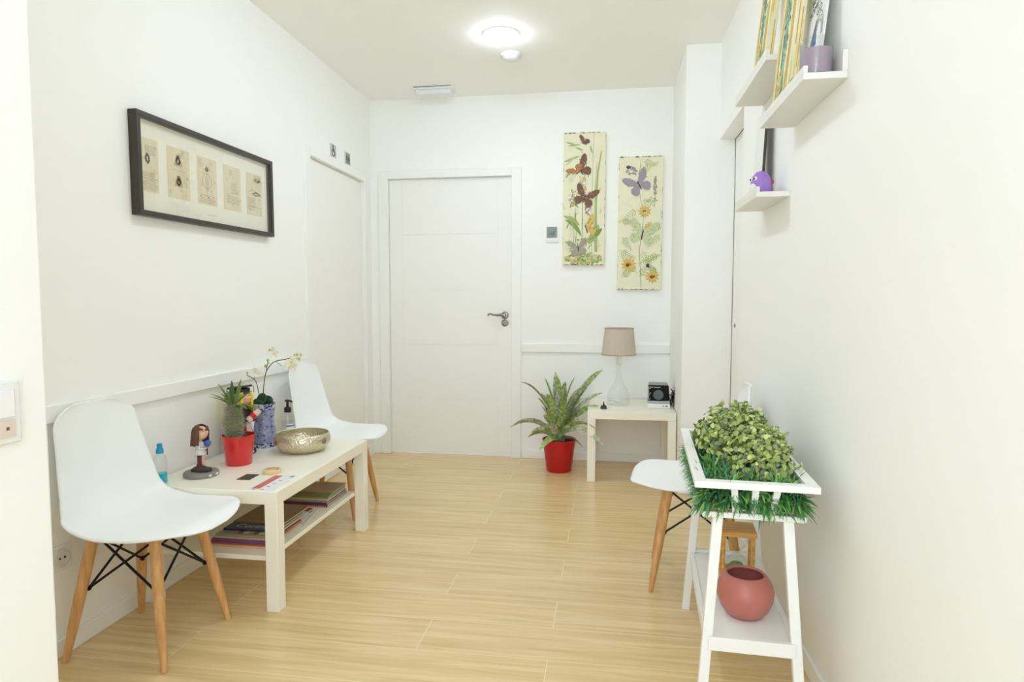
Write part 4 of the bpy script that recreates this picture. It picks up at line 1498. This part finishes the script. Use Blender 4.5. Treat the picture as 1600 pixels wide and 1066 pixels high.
for k, (x, y, dy, arch) in enumerate(tips):
    tip = py(x, y, PY_ + dy) - Vector((PX_, PY_, 0))
    base = Vector((rnd.uniform(-.02, .02), rnd.uniform(-.02, .02) + dy * .1, .20))
    hor = Vector((tip.x - base.x, tip.y - base.y, 0))
    L_ = (tip - base).length
    ctrl = base + hor * .42 + Vector((0, 0, max(tip.z - base.z, 0) * .55 + L_ * (.14 + .13 * arch)))
    path = [base * (1 - q) ** 2 + ctrl * 2 * q * (1 - q) + tip * q * q for q in [i / 12 for i in range(13)]]
    wd = rnd.uniform(.022, .030) * (.85 if arch > 1.3 else 1)
    ws = [wd * v for v in (.75, .8, .86, .92, .97, 1, 1, .98, .93, .84, .68, .42, .05)]
    d = hor.normalized() if hor.length > .01 else Vector((1, 0, 0))
    sd = Vector((-d.y + .01, d.x, 0)).normalized()
    roll = rnd.choice([-1, 1]) * rnd.uniform(.6, 1.1)
    up_ = d.cross(sd)
    g.strip(path, ws, sd * math.cos(roll) + up_ * math.sin(roll), k % 3, .22)
for k in range(14):     # short upright leaves of the heart
    a = k * 2.4
    d = Vector((math.cos(a), math.sin(a), 0))
    l = rnd.uniform(.16, .26)
    base = Vector((0, 0, .20)) + d * .015
    path = [base + d * (l * .45 * q ** 1.5) + Vector((0, 0, l * q)) for q in [i / 8 for i in range(9)]]
    g.strip(path, [.016, .019, .021, .022, .022, .021, .017, .011, .001], (-d.y, d.x, 0), k % 3, .35)


def stripe_leaf(name, a, b_):
    m = mat(name, a, .4, noise_amt=0)
    nt = m.node_tree
    b = nt.nodes['Principled BSDF']
    tc = nt.nodes.new('ShaderNodeTexCoord')
    n = nt.nodes.new('ShaderNodeTexNoise')
    n.inputs['Scale'].default_value = 55
    n.inputs['Detail'].default_value = 3
    cr = nt.nodes.new('ShaderNodeValToRGB')
    cr.color_ramp.elements[0].position = .42
    cr.color_ramp.elements[1].position = .60
    cr.color_ramp.elements[0].color = (*s2l(a), 1)
    cr.color_ramp.elements[1].color = (*s2l(b_), 1)
    nt.links.new(tc.outputs['Object'], n.inputs['Vector'])
    nt.links.new(n.outputs['Fac'], cr.inputs[0])
    nt.links.new(cr.outputs[0], b.inputs['Base Color'])
    return m


g.obj('foliage', [stripe_leaf('bromeliad_green', (118, 142, 84), (176, 190, 132)), stripe_leaf('bromeliad_grey', (150, 158, 126), (204, 206, 182)), stripe_leaf('bromeliad_fresh', (134, 160, 88), (186, 200, 134))], r, angle=70)

# ================================================================== SIDE TABLE THINGS
SX, SY = .073, 4.275
r = empty('table_lamp', (SX, SY, .45), 0, 'table lamp with a taupe fabric shade and clear glass base on the side table', 'lamp')
GLS = glass_mat('lamp_glass', (.97, .98, .975), .03)
G().lathe([(0, .001), (.066, .001), (.072, .006), (.074, .030), (.070, .070), (.052, .110), (.030, .145), (.018, .185), (.014, .230), (.016, .262)], 40, close=True).obj('glass_base', GLS, r)
G().lathe([(.0, .262), (.018, .262), (.018, .272), (.012, .276), (.012, .300), (.016, .302), (.016, .335), (0, .336)], 24).obj('lamp_socket', mat('socket_white', (0, 0, 0), .4, lin=(.88, .87, .83)), r)
SHADE = mat('taupe_fabric', (198, 188, 172), .9, noise_amt=.05, noise_scale=300, bump=.3, bump_scale=500)
g = G().lathe([(.1125, .335), (.0935, .508), (.0920, .508), (.111, .335)], 56, close=True)
g.obj('lamp_shade', SHADE, r)
g = G()
for zz, q in ((.3365, .1128), (.5065, .0941)): g.lathe([(q - .002, zz - .004), (q + .0006, zz - .004), (q + .0006, zz + .004), (q - .002, zz + .004), (q - .002, zz - .004)], 56, close=True)
for k in range(3):
    a = k * 2 * PI / 3
    g.tube([(.0, 0, .335), (.094 * math.cos(a), .094 * math.sin(a), .5)], .0015, 6)
g.obj('shade_trim', mat('shade_trim', (178, 166, 146), .8), r)
G().ball((0, 0, .385), (.028, .028, .045), 0, 18, 12).obj('bulb', mat('frosted_bulb', (0, 0, 0), .4, lin=(.8, .8, .78)), r)
g = G().tube(catmull([(0, .07, .004), (-.02, .11, .004), (-.06, .16, .0035), (-.055, .235, .003)], 6), .0025, 8)
g.obj('lamp_cord', mat('cord_white', (0, 0, 0), .5, lin=(.7, .7, .66)), r)

r = empty('power_plug', (-.022, 4.10, .45), R(12), 'small black pointed plug left of the lamp on the side table', 'plug')
g = G().hexa([(-.020, -.016, 0), (.020, -.016, 0), (.020, .016, 0), (-.020, .016, 0), (-.015, -.012, .022), (.015, -.012, .022), (.015, .012, .022), (-.015, .012, .022)])
g.obj('plug_body', mat('black_rubber', (60, 54, 44), .6), r, bevel=.003)
G().lathe([(.008, .020), (.005, .030), (.002, .046), (0, .048)], 14, close=True).obj('plug_tip', mat('black_rubber', (60, 54, 44), .6), r)

# radio
r = empty('radio', (.330, 4.235, .45), R(-3), 'small black and silver radio with a round speaker and white base on the side table', 'radio')
G().box((-.072, -.075, 0), (.072, .085, .030)).obj('white_base', WPL, r, bevel=.004)
g = G().box((.026, -.0757, .012), (.031, -.0748, .020)).box((.042, -.0757, .013), (.057, -.0748, .019))
g.obj('base_ports', INK, r, smooth=False)
G().box((-.071, -.055, .0305), (.071, .078, .046)).obj('silver_tray', mat('silver_plastic', (168, 168, 172), .3, metal=.5), r, bevel=.003)
g = G().hexa([(-.068, -.050, .0465), (.066, -.050, .0465), (.066, .060, .0465), (-.068, .060, .0465), (-.066, -.030, .140), (.064, -.030, .140), (.064, .058, .140), (-.066, .058, .140)])
g.obj('body', mat('soft_black', (22, 16, 18), .55, spec=.2), r, bevel=.006)
nrm = Vector((0, -1, .21)).normalized()
Ms = Matrix.Translation((-.002, -.0425, .083)) @ nrm.to_track_quat('Z', 'Y').to_matrix().to_4x4()
g = G().lathe([(.031, 0), (.032, .003), (.027, .004), (.022, .002), (.010, .0015), (.008, .004), (0, .005)], 36, 0, Ms, close=True)
g.obj('speaker', mat('speaker_grey', (84, 88, 90), .35, metal=.4), r)
G().hexa([(-.066, -.010, .1405), (.060, -.010, .1405), (.060, .060, .1405), (-.066, .060, .1405), (-.062, .006, .156), (.054, .006, .156), (.054, .056, .156), (-.062, .056, .156)]).obj('top_deck', mat('grey_deck', (150, 150, 148), .35), r, bevel=.005)
g = G()
for a, b_ in (((-.064, -.0502, .052), (-.064, -.0302, .135)), ((-.060, -.0322, .132), (-.035, -.0322, .132)), ((-.058, -.036, .12), (-.048, -.0335, .128)), ((-.03, -.0325, .131), (.012, -.0325, .131)), ((-.062, -.045, .078), (-.05, -.0425, .098)), ((-.060, -.0495, .054), (-.052, -.0485, .06))):
    g.tube([a, b_], .0028, 6)
g.obj('chrome_trim', CHROME, r)
g = G()
rnd = random.Random(2)
for k in range(7):
    cx, cz = .085 + rnd.uniform(-.006, .008), .066 + rnd.uniform(-.02, .02)
    pts = []
    ra, rb, ph = rnd.uniform(.012, .020), rnd.uniform(.030, .05), rnd.uniform(0, 6)
    for i in range(17):
        t_ = 2 * PI * i / 16
        pts.append((cx + ra * math.cos(t_ + ph) * .8, -.02 + .02 * math.sin(t_ * 2 + k), max(.006, cz + rb * math.sin(t_))))
    g.tube(pts, .0026, 6, k % 2)
g.obj('coiled_cable', [mat('cable_black', (38, 28, 26), .5), mat('cable_brown', (96, 80, 72), .5)], r)

# ================================================================== PLANT STAND
SR = R(-3.2)
SC = Vector((.407, 2.055, 0))
r = empty('plant_stand', SC, SR, 'white wooden plant stand with a slatted tray and lower shelf by the right wall', 'plant stand')
HF, HD = .130, .315          # feet half spacing
ZB, ZT = .555, .662
for sy in (-1, 1):
    for sx in (-1, 1):
        G().beam((sx * HF, sy * HD, 0), (sx * .090, sy * (HD - .035), ZB), .027, .022).obj('leg', STANDW, r, bevel=.002)
G().box((-.108, -HD + .010, .200), (.108, HD - .010, .222)).obj('shelf', STANDW, r, bevel=.0015)
g = G().box((-.112, -HD - .004, .192), (.112, -HD + .012, .230)).box((-.112, HD - .012, .186), (.112, HD + .004, .232))
g.box((-.120, -HD + .012, .186), (-.106, HD - .012, .226)).box((.106, -HD + .012, .186), (.120, HD - .012, .226))
g.obj('shelf_rail', STANDW, r, bevel=.0015)
# tray: bottom frame, flared slats, top frame
g = G()
bx, by, ya = .132, .345, -.303
g.box((-bx, ya, ZB), (bx, ya + .024, ZB + .016)).box((-bx, by - .024, ZB), (bx, by, ZB + .016))
g.box((-bx, ya + .024, ZB), (-bx + .024, by - .024, ZB + .016)).box((bx - .024, ya + .024, ZB), (bx, by - .024, ZB + .016))
for k in range(-2, 4): g.box((-bx + .02, k * .09 - .02, ZB), (bx - .02, k * .09 + .02, ZB + .012))
g.obj('tray_base', STANDW, r, bevel=.0015)
tx, ty, tw, ta = .156, .385, .030, -.337
g = G()
z0, z1 = ZT - .018, ZT
g.box((-tx, ta, z0), (tx, ta + tw, z1)).box((-tx, ty - tw, z0), (tx, ty, z1)).box((-tx, ta + tw, z0), (-tx + tw, ty - tw, z1)).box((tx - tw, ta + tw, z0), (tx, ty - tw, z1))
g.obj('top_rail', STANDW, r, bevel=.0015)
for sy in (-1, 1):
    for k in (-1, 0, 1):
        G().beam((k * .046, (by - .012) if sy > 0 else ya + .012, ZB + .016), (k * .054, (ty - .014) if sy > 0 else ta + .014, ZT - .018), .017, .011).obj('slat', STANDW, r, bevel=.001)
for sx in (-1, 1):
    for k in (-2, -1, 0, 1, 2):
        G().beam((sx * (bx - .012), .02 + k * .12, ZB + .016), (sx * (tx - .014), .024 + k * .135, ZT - .018), .011, .017).obj('slat', STANDW, r, bevel=.001)

# artificial grass
rnd = random.Random(77)
g = G()


def blade(g, p, d, l, wd, m, droop):
    p, d = Vector(p), Vector(d).normalized()
    s_ = d.cross(Vector((rnd.uniform(-.4, .4), rnd.uniform(-.4, .4), 1))).normalized() * wd
    pts = [p + d * l * q + Vector((0, 0, -droop * l * q * q)) for q in (0, .35, .7, 1)]
    ws = (.8, 1, .75, .06)
    vs_ = []
    for q, w_ in zip(pts, ws): vs_ += [q - s_ * w_, q + s_ * w_]
    g.add(vs_, [(0, 1, 3, 2), (2, 3, 5, 4), (4, 5, 7, 6)], m)


def tuft(p, d, n, l, spread=.7, dz=0):
    m0 = rnd.choice([0, 0, 1, 1, 2, 3])
    for k in range(int(n * .8)):
        dd = Vector(d).normalized() + Vector((rnd.uniform(-1, 1), rnd.uniform(-1, 1), rnd.uniform(-1, 1) + dz)) * spread
        blade(g, Vector(p) + Vector((rnd.uniform(-.006, .006), rnd.uniform(-.006, .006), rnd.uniform(-.004, .004))), dd, l * rnd.uniform(.6, 1.15), rnd.uniform(.0022, .0038), m0 if rnd.random() < .6 else rnd.choice([0, 1, 2, 3]), rnd.uniform(0, .5))


# lining of the four sides
for k in range(70):
    tuft((rnd.uniform(-.115, .115), -.283, rnd.uniform(.588, .628)), (rnd.uniform(-.5, .5), -1, rnd.uniform(-.05, .5)), 11, .052, .6)
for k in range(22):
    tuft((-.118 if k % 2 else .112, -.280, rnd.uniform(.588, .625)), (-.8 if k % 2 else .6, -1, rnd.uniform(-.05, .5)), 11, .056, .6)
for k in range(110):
    tuft((-.112, rnd.uniform(-.275, .32), rnd.uniform(.588, .630)), (-1, rnd.uniform(-.5, .5), rnd.uniform(-.2, .5)), 10, .056, .6)
for k in range(60):
    tuft((.105, rnd.uniform(-.275, .30), rnd.uniform(.580, .630)), (1, rnd.uniform(-.5, .5), rnd.uniform(-.4, .3)), 8, .05, .5)
for k in range(36):
    tuft((rnd.uniform(-.11, .11), .318, rnd.uniform(.585, .628)), (rnd.uniform(-.5, .5), 1, rnd.uniform(-.3, .4)), 8, .05, .5)
# top surface
for k in range(260):
    x, y = rnd.uniform(-.118, .118), rnd.uniform(-.295, .345)
    tuft((x, y, .622 + rnd.uniform(-.01, .012)), (x * 1.5, y * .4, .8), 11, .062, .75)
o = g.obj('artificial_grass', [mat('grass_deep', (66, 130, 70), .45, noise_amt=.2), mat('grass_mid', (98, 158, 82), .45, noise_amt=.2), mat('grass_blue', (84, 144, 104), .45, noise_amt=.2), mat('grass_light', (152, 190, 112), .45, noise_amt=.2)],
          None, SC, SR, smooth=False)
tag(o, 'dark green artificial grass filling the tray of the white plant stand', 'grass', None, 'stuff')
# liner that holds the grass
g = G().hexa([(-.104, -.270, ZB + .0165), (.104, -.270, ZB + .0165), (.104, .312, ZB + .0165), (-.104, .312, ZB + .0165), (-.110, -.280, .622), (.110, -.280, .622), (.110, .318, .622), (-.110, .318, .622)])
g.obj('tray_liner', mat('liner_green', (40, 78, 46), .9), r, smooth=False)

# boxwood-like bush
g = G()
lobes = [((-.005, .10, .675), (.110, .15, .122)), ((.045, -.06, .650), (.095, .16, .095)), ((.03, .02, .68), (.10, .13, .10)), ((.070, -.15, .632), (.055, .09, .062)), ((-.05, .16, .66), (.07, .10, .085))]
cnt = 0
for (c, rr), n in zip(lobes, (820, 680, 500, 270, 280)):
    for k in range(n):
        a, zz = rnd.uniform(0, 2 * PI), rnd.uniform(-.15, 1)
        d = Vector((math.sqrt(1 - zz * zz) * math.cos(a), math.sqrt(1 - zz * zz) * math.sin(a), zz))
        q = rnd.uniform(.72, 1.12)
        p = Vector(c) + Vector((d.x * rr[0], d.y * rr[1], d.z * rr[2])) * q
        nrm = (d + Vector((rnd.uniform(-1, 1), rnd.uniform(-1, 1), rnd.uniform(-.3, 1.2))) * .75).normalized()
        M = Matrix.Translation(p) @ nrm.to_track_quat('Z', 'Y').to_matrix().to_4x4() @ Matrix.Rotation(rnd.uniform(0, 6.28), 4, 'Z')
        s_ = rnd.uniform(.0055, .0105)
        pts = [(0, 0, -.15 * s_)] + [(s_ * math.cos(t_) * (1 + .25 * math.cos(t_)), s_ * .86 * math.sin(t_), .16 * s_ * (math.sin(t_) ** 2)) for t_ in [i * PI / 4 for i in range(8)]]
        m = rnd.choices([0, 1, 2, 3], [.34, .3, .16, .20])[0]
        g.add(pts, [(0, i + 1, (i + 1) % 8 + 1) for i in range(8)], m, M)
    for k in range(n // 40):
        a = rnd.uniform(0, 2 * PI)
        zz = rnd.uniform(.2, 1)
        d = Vector((math.sqrt(1 - zz * zz) * math.cos(a), math.sqrt(1 - zz * zz) * math.sin(a), zz))
        p0 = Vector(c) + Vector((d.x * rr[0], d.y * rr[1], d.z * rr[2])) * .9
        p1 = p0 + (d + Vector((0, 0, .4))).normalized() * rnd.uniform(.02, .04)
        g.tube([p0, p1], .0012, 5, 4)
        for q in range(7):
            pp_ = p0.lerp(p1, .3 + q * .12)
            nrm = Vector((rnd.uniform(-1, 1), rnd.uniform(-1, 1), rnd.uniform(0, 1))).normalized()
            M = Matrix.Translation(pp_ + nrm.orthogonal().normalized() * rnd.choice([-.006, .006])) @ nrm.to_track_quat('Z', 'Y').to_matrix().to_4x4()
            s_ = rnd.uniform(.0045, .0075)
            g.add([(0, 0, 0)] + [(s_ * math.cos(t_), s_ * .85 * math.sin(t_), 0) for t_ in [i * PI / 4 for i in range(8)]], [(0, i + 1, (i + 1) % 8 + 1) for i in range(8)], rnd.choice([0, 3, 3, 1]), M)
    for k in range(n // 14):
        a = rnd.uniform(0, 2 * PI)
        g.tube([(c[0], c[1], .60), (c[0] + rr[0] * .5 * math.cos(a), c[1] + rr[1] * .5 * math.sin(a), c[2] + rr[2] * .3), (c[0] + rr[0] * .8 * math.cos(a), c[1] + rr[1] * .8 * math.sin(a), c[2] + rr[2] * .5)], .0016, 5, 4)
o = g.obj('leafy_bush', [mat('bush_lime', (176, 194, 108), .5, noise_amt=.15), mat('bush_olive', (148, 168, 92), .5, noise_amt=.15), mat('bush_grey', (130, 144, 112), .55, noise_amt=.15), mat('bush_pale', (200, 212, 142), .5, noise_amt=.12), mat('bush_stem', (92, 96, 54), .7)],
          None, SC, SR, smooth=True, angle=80)
tag(o, 'yellow-green round-leaved artificial bush mounded on the grass of the plant stand', 'bush')

# terracotta pot on the stand shelf
ZS = .2222
pp = pz(1166, 950, ZS)
r = empty('terracotta_pot', (.404, 1.905, ZS), 0, 'round rust red clay pot standing empty on the lower shelf of the plant stand', 'pot')
g = G().lathe([(0, 0), (.042, 0), (.050, .004), (.068, .026), (.079, .055), (.081, .076), (.075, .096), (.064, .115), (.057, .123), (.054, .125), (.051, .123), (.050, .119), (.062, .108), (.070, .078), (.066, .05), (.045, .018), (0, .014)], 56)
g.obj('pot_body', mat('terracotta', (186, 112, 100), .32, noise_amt=.08, noise_scale=16), r, angle=60)

# hourglass
r = empty('hourglass', (.432, 2.175, ZS), R(-5), 'wooden-framed hourglass standing behind the round clay pot', 'hourglass')
HW = wood_mat('honey_wood', (196, 142, 62), (226, 176, 92), (6, 40, 40))
for zz, nm in ((0, 'bottom_plate'), (.150, 'top_plate')):
    G().box((-.056, -.056, zz), (.056, .056, zz + .016)).obj(nm, HW, r, bevel=.002)
for sx in (-1, 1):
    for sy in (-1, 1):
        G().tube([(sx * .046, sy * .046, .016), (sx * .046, sy * .046, .150)], .0055, 12).obj('post', HW, r)
G().lathe([(.020, .0165), (.036, .022), (.038, .036), (.030, .058), (.012, .076), (.0045, .083), (.012, .090), (.030, .108), (.038, .130), (.036, .144), (.020, .1495)], 36, close=True).obj('glass_bulb', glass_mat('hourglass_glass', (.95, .96, .95), .02), r)
G().lathe([(0, .018), (.034, .022), (.034, .026), (.018, .044), (0, .050)], 28).obj('sand', mat('green_sand', (116, 150, 70), .9), r)

# ================================================================== PICTURE LEDGES ON THE RIGHT WALL
LEDW = mat('ledge_white', (0, 0, 0), .45, lin=(.80, .79, .75), noise_amt=.01)


def ledge(y0, y1, zt, label, back=True):
    r = empty('picture_ledge', (XR - .0005, (y0 + y1) / 2, zt), 0, label, 'shelf', 'white picture ledges on the right wall')
    h = (y1 - y0) / 2
    G().box((-.112, -h, -.018), (0, h, 0)).obj('shelf_board', LEDW, r, bevel=.001)
    G().box((-.112, -h, 0), (-.100, h, .018)).obj('front_lip', LEDW, r, bevel=.001)
    if back: G().box((-.014, -h, 0), (0, h, .055)).obj('back_board', LEDW, r, bevel=.001)
    return r


ZL1, ZL2, ZL3 = 1.952, 1.746, 1.520
ledge(2.27, 2.79, ZL1, 'white picture ledge highest on the right wall, with a canvas near the door')
ledge(1.84, 2.335, ZL2, 'white picture ledge nearest the camera with a candle and a canvas')
ledge(2.365, 2.75, ZL3, 'small white picture ledge lowest of the three with a purple toy', False)

GREENA = [mat('c_yellow', (226, 206, 116), .8, noise_amt=.15), mat('c_jade', (96, 156, 120), .8, noise_amt=.25, noise_scale=60), mat('c_mint', (168, 196, 160), .8, noise_amt=.2, noise_scale=40), mat('c_gold', (212, 172, 84), .8, noise_amt=.2), mat('c_slate', (110, 124, 130), .8, noise_amt=.2)]


def leaning_canvas(y0, y1, zbase, xb, xt, hgt, label, seed):
    r = empty('leaning_canvas', (xb, (y0 + y1) / 2, zbase), 0, label, 'picture', 'canvases leaning on the ledges')
    r.rotation_euler = (0, math.asin((xt - xb) / hgt), 0)
    h, th = (y1 - y0) / 2, .030
    G().box((0, -h, 0), (th, h, hgt)).obj('canvas', mat('canvas_cream', (0, 0, 0), .8, lin=(.80, .76, .52), noise_amt=.12, noise_scale=20), r, bevel=.002)
    M = Matrix(((0, 0, -1, 0), (-1, 0, 0, h), (0, 1, 0, 0), (0, 0, 0, 1)))
    a = Art(M)
    W_ = 2 * h
    rnd_ = random.Random(seed)
    a.stroke([(.04 * W_, .0), (.10 * W_, .3 * hgt), (.06 * W_, hgt * .99)], .012, .012, 0)
    a.stroke([(.62 * W_, .04), (.50 * W_, .18 * hgt), (.44 * W_, .45 * hgt), (.52 * W_, .70 * hgt), (.46 * W_, hgt * .97)], .040, .052, 1)
    a.stroke([(.55 * W_, .1), (.50 * W_, .4 * hgt), (.55 * W_, .8 * hgt)], .016, .012, 2)
    a.cluster((.50 * W_, .38 * hgt), .032, .10, 90, [1, 2, 4], .006, seed)
    a.cluster((.48 * W_, .62 * hgt), .030, .08, 60, [1, 2, 4], .006, seed + 1)
    a.cluster((.44 * W_, .12 * hgt), .03, .05, 50, [2, 0, 3], .005, seed + 2)
    a.stroke([(.80 * W_, .01), (.84 * W_, .4 * hgt), (.74 * W_, .8 * hgt), (.86 * W_, hgt * .99)], .010, .008, 3)
    a.stroke([(.24 * W_, .01), (.20 * W_, .3 * hgt), (.28 * W_, .6 * hgt), (.22 * W_, hgt * .99)], .008, .010, 3)
    a.stroke([(.92 * W_, .01), (.90 * W_, .5 * hgt), (.93 * W_, hgt * .99)], .010, .012, 0)
    a.g.obj('painting', GREENA, r, smooth=False)
    g = G()
    for k in range(5):    # paint wrapped round the near side
        z0_ = rnd_.uniform(0, hgt - .2)
        g.box((.004 + .005 * k, -h - .0006, z0_), (.007 + .005 * k, -h, z0_ + rnd_.uniform(.1, .2)), k % 2)
    g.obj('side_paint', [GREENA[0], GREENA[3]], r, smooth=False)
    return r


leaning_canvas(2.075, 2.255, ZL2 + .0005, .522, .582, .62, 'tall cream and jade canvas leaning on the ledge nearest the camera', 31)
leaning_canvas(2.375, 2.545, ZL1 + .0005, .522, .582, .60, 'tall cream and jade canvas leaning on the highest ledge', 47)

# greeting card with writing
r = empty('greeting_card', (.566, 2.005, ZL2 + .0005), 0, 'white card with slanted black writing and a blue triangle behind the purple candle', 'card')
r.rotation_euler = (0, R(6), 0)
G().box((0, -.085, 0), (.004, .085, .34)).obj('card_board', mat('card_white', (0, 0, 0), .6, lin=(.78, .79, .78)), r, smooth=False)
M = Matrix(((0, 0, -1, -.0004), (-1, 0, 0, 0), (0, 1, 0, 0), (0, 0, 0, 1)))
Mt = M @ Matrix.Translation((0, .27, 0)) @ Matrix.Rotation(R(14), 4, 'Z')
text_obj('writing', 'BIEN\nBERGENO\nSOMETHING\nGO', .030, INK, r, Mt, .0002)
g = G()
g.prism([(-.045, .125), (.020, .125), (-.002, .205)], 0, .0004, 0, M)
g.prism([(-.036, .125), (-.028, .125), (-.016, .150)], .0004, .0006, 1, M)
g.obj('blue_triangle', [mat('card_blue', (66, 92, 148), .6, noise_amt=.15, noise_scale=60), mat('card_pale', (190, 210, 226), .6)], r, smooth=False)
g = G()
for k, rr in enumerate((.048, .040, .032)):
    for i in range(12):
        a, b_ = PI * i / 12, PI * (i + 1) / 12
        g.prism([(.03 + rr * .75 * math.cos(a), .140 + rr * 1.5 * math.sin(a)), (.03 + (rr + .003) * .75 * math.cos(a), .140 + (rr + .003) * 1.5 * math.sin(a)), (.03 + (rr + .003) * .75 * math.cos(b_), .140 + (rr + .003) * 1.5 * math.sin(b_)), (.03 + rr * .75 * math.cos(b_), .140 + rr * 1.5 * math.sin(b_))], 0, .0004, k % 2, M)
g.obj('arch_drawing', [mat('card_grey', (140, 156, 150), .6), mat('card_green', (170, 190, 150), .6)], r, smooth=False)

# candle jar
r = empty('candle_jar', (.555, 1.895, ZL2 + .0005), 0, 'mauve candle in a clear glass jar on the ledge nearest the camera', 'candle')
G().lathe([(0, .001), (.040, .001), (.042, .005), (.0425, .100), (.0405, .100), (.040, .006), (0, .005)], 40, close=True).obj('glass_jar', glass_mat('jar_glass', (.93, .94, .94), .05), r)
G().lathe([(0, .006), (.0395, .006), (.0395, .073), (.036, .071), (0, .070)], 36).obj('wax', mat('mauve_wax', (182, 162, 178), .45, noise_amt=.05), r)
G().tube([(0, 0, .07), (.001, 0, .082)], .0012, 6).obj('wick', INK, r)

r = empty('plum_ornament', (.532, 1.995, ZL2 + .0005), 0, 'small dark purple ball behind the mauve candle on the ledge', 'ornament')  # plain purple ball ornament, not a candle
G().ball((0, 0, .020), (.019, .019, .020), 0, 20, 12).obj('ball', mat('plum_ball', (112, 66, 92), .35), r)
g = G().lathe([(.004, .039), (.003, .042), (0, .0425)], 10, close=True)
g.obj('ball_cap', mat('plum_cap', (140, 100, 120), .4), r)

# dark-edged frame and purple toy on the low ledge
r = empty('slim_frame', (.572, 2.665, ZL3 + .0005), 0, 'slim white print with a dark edge standing on the lowest ledge', 'picture')
r.rotation_euler = (0, R(2.6), 0)
hf = .07
G().box((0, -hf, 0), (.010, hf, .345)).obj('frame', mat('dark_frame_edge', (66, 60, 54), .5), r, bevel=.001)
G().box((-.0015, -hf + .002, .002), (0, hf - .002, .343)).obj('print', mat('white_print', (0, 0, 0), .6, lin=(.82, .83, .80)), r, smooth=False)

r = empty('rounded_toy', (.549, 2.485, ZL3 + .0005), R(-160), 'small rounded purple toy with a white front patch on the lowest ledge', 'toy')
PURP = mat('toy_purple', (158, 122, 200), .6, noise_amt=.08, noise_scale=80)
g = G().lathe([(0, 0), (.032, 0), (.037, .006), (.0385, .028), (.036, .052), (.029, .074), (.016, .089), (0, .094)], 32)
g.obj('body', PURP, r, angle=60)
g = G().ball((.023, .0, .028), (.019, .024, .026), 0, 18, 10)
g.obj('front_patch', mat('toy_cream', (0, 0, 0), .7, lin=(.78, .74, .66)), r)
g = G()
for s in (-1, 1): g.ball((.029, s * .012, .062), (.006, .008, .008), 0, 12, 8).ball((.0345, s * .012, .062), (.003, .004, .004), 1, 10, 6)
g.obj('eyes', [mat('toy_eye_white', (0, 0, 0), .4, lin=(.8, .8, .78)), INK], r)
G().lathe([(.005, 0), (.003, .006), (0, .010)], 10, 0, Matrix.Translation((.030, 0, .052)) @ Matrix.Rotation(PI / 2, 4, 'Y')).obj('beak', mat('toy_orange', (214, 150, 80), .5), r)
for s in (-1, 1):
    g = G().ball((-.002, s * .034, .040), (.018, .008, .028), 0, 14, 9)
    g.obj('wing', mat('toy_olive', (170, 164, 120), .7, noise_amt=.25, noise_scale=90) if s < 0 else PURP, r)
G().ball((-.026, .026, .050), (.009, .009, .010), 0, 12, 8).obj('red_spot', mat('toy_red', (186, 70, 76), .6), r)
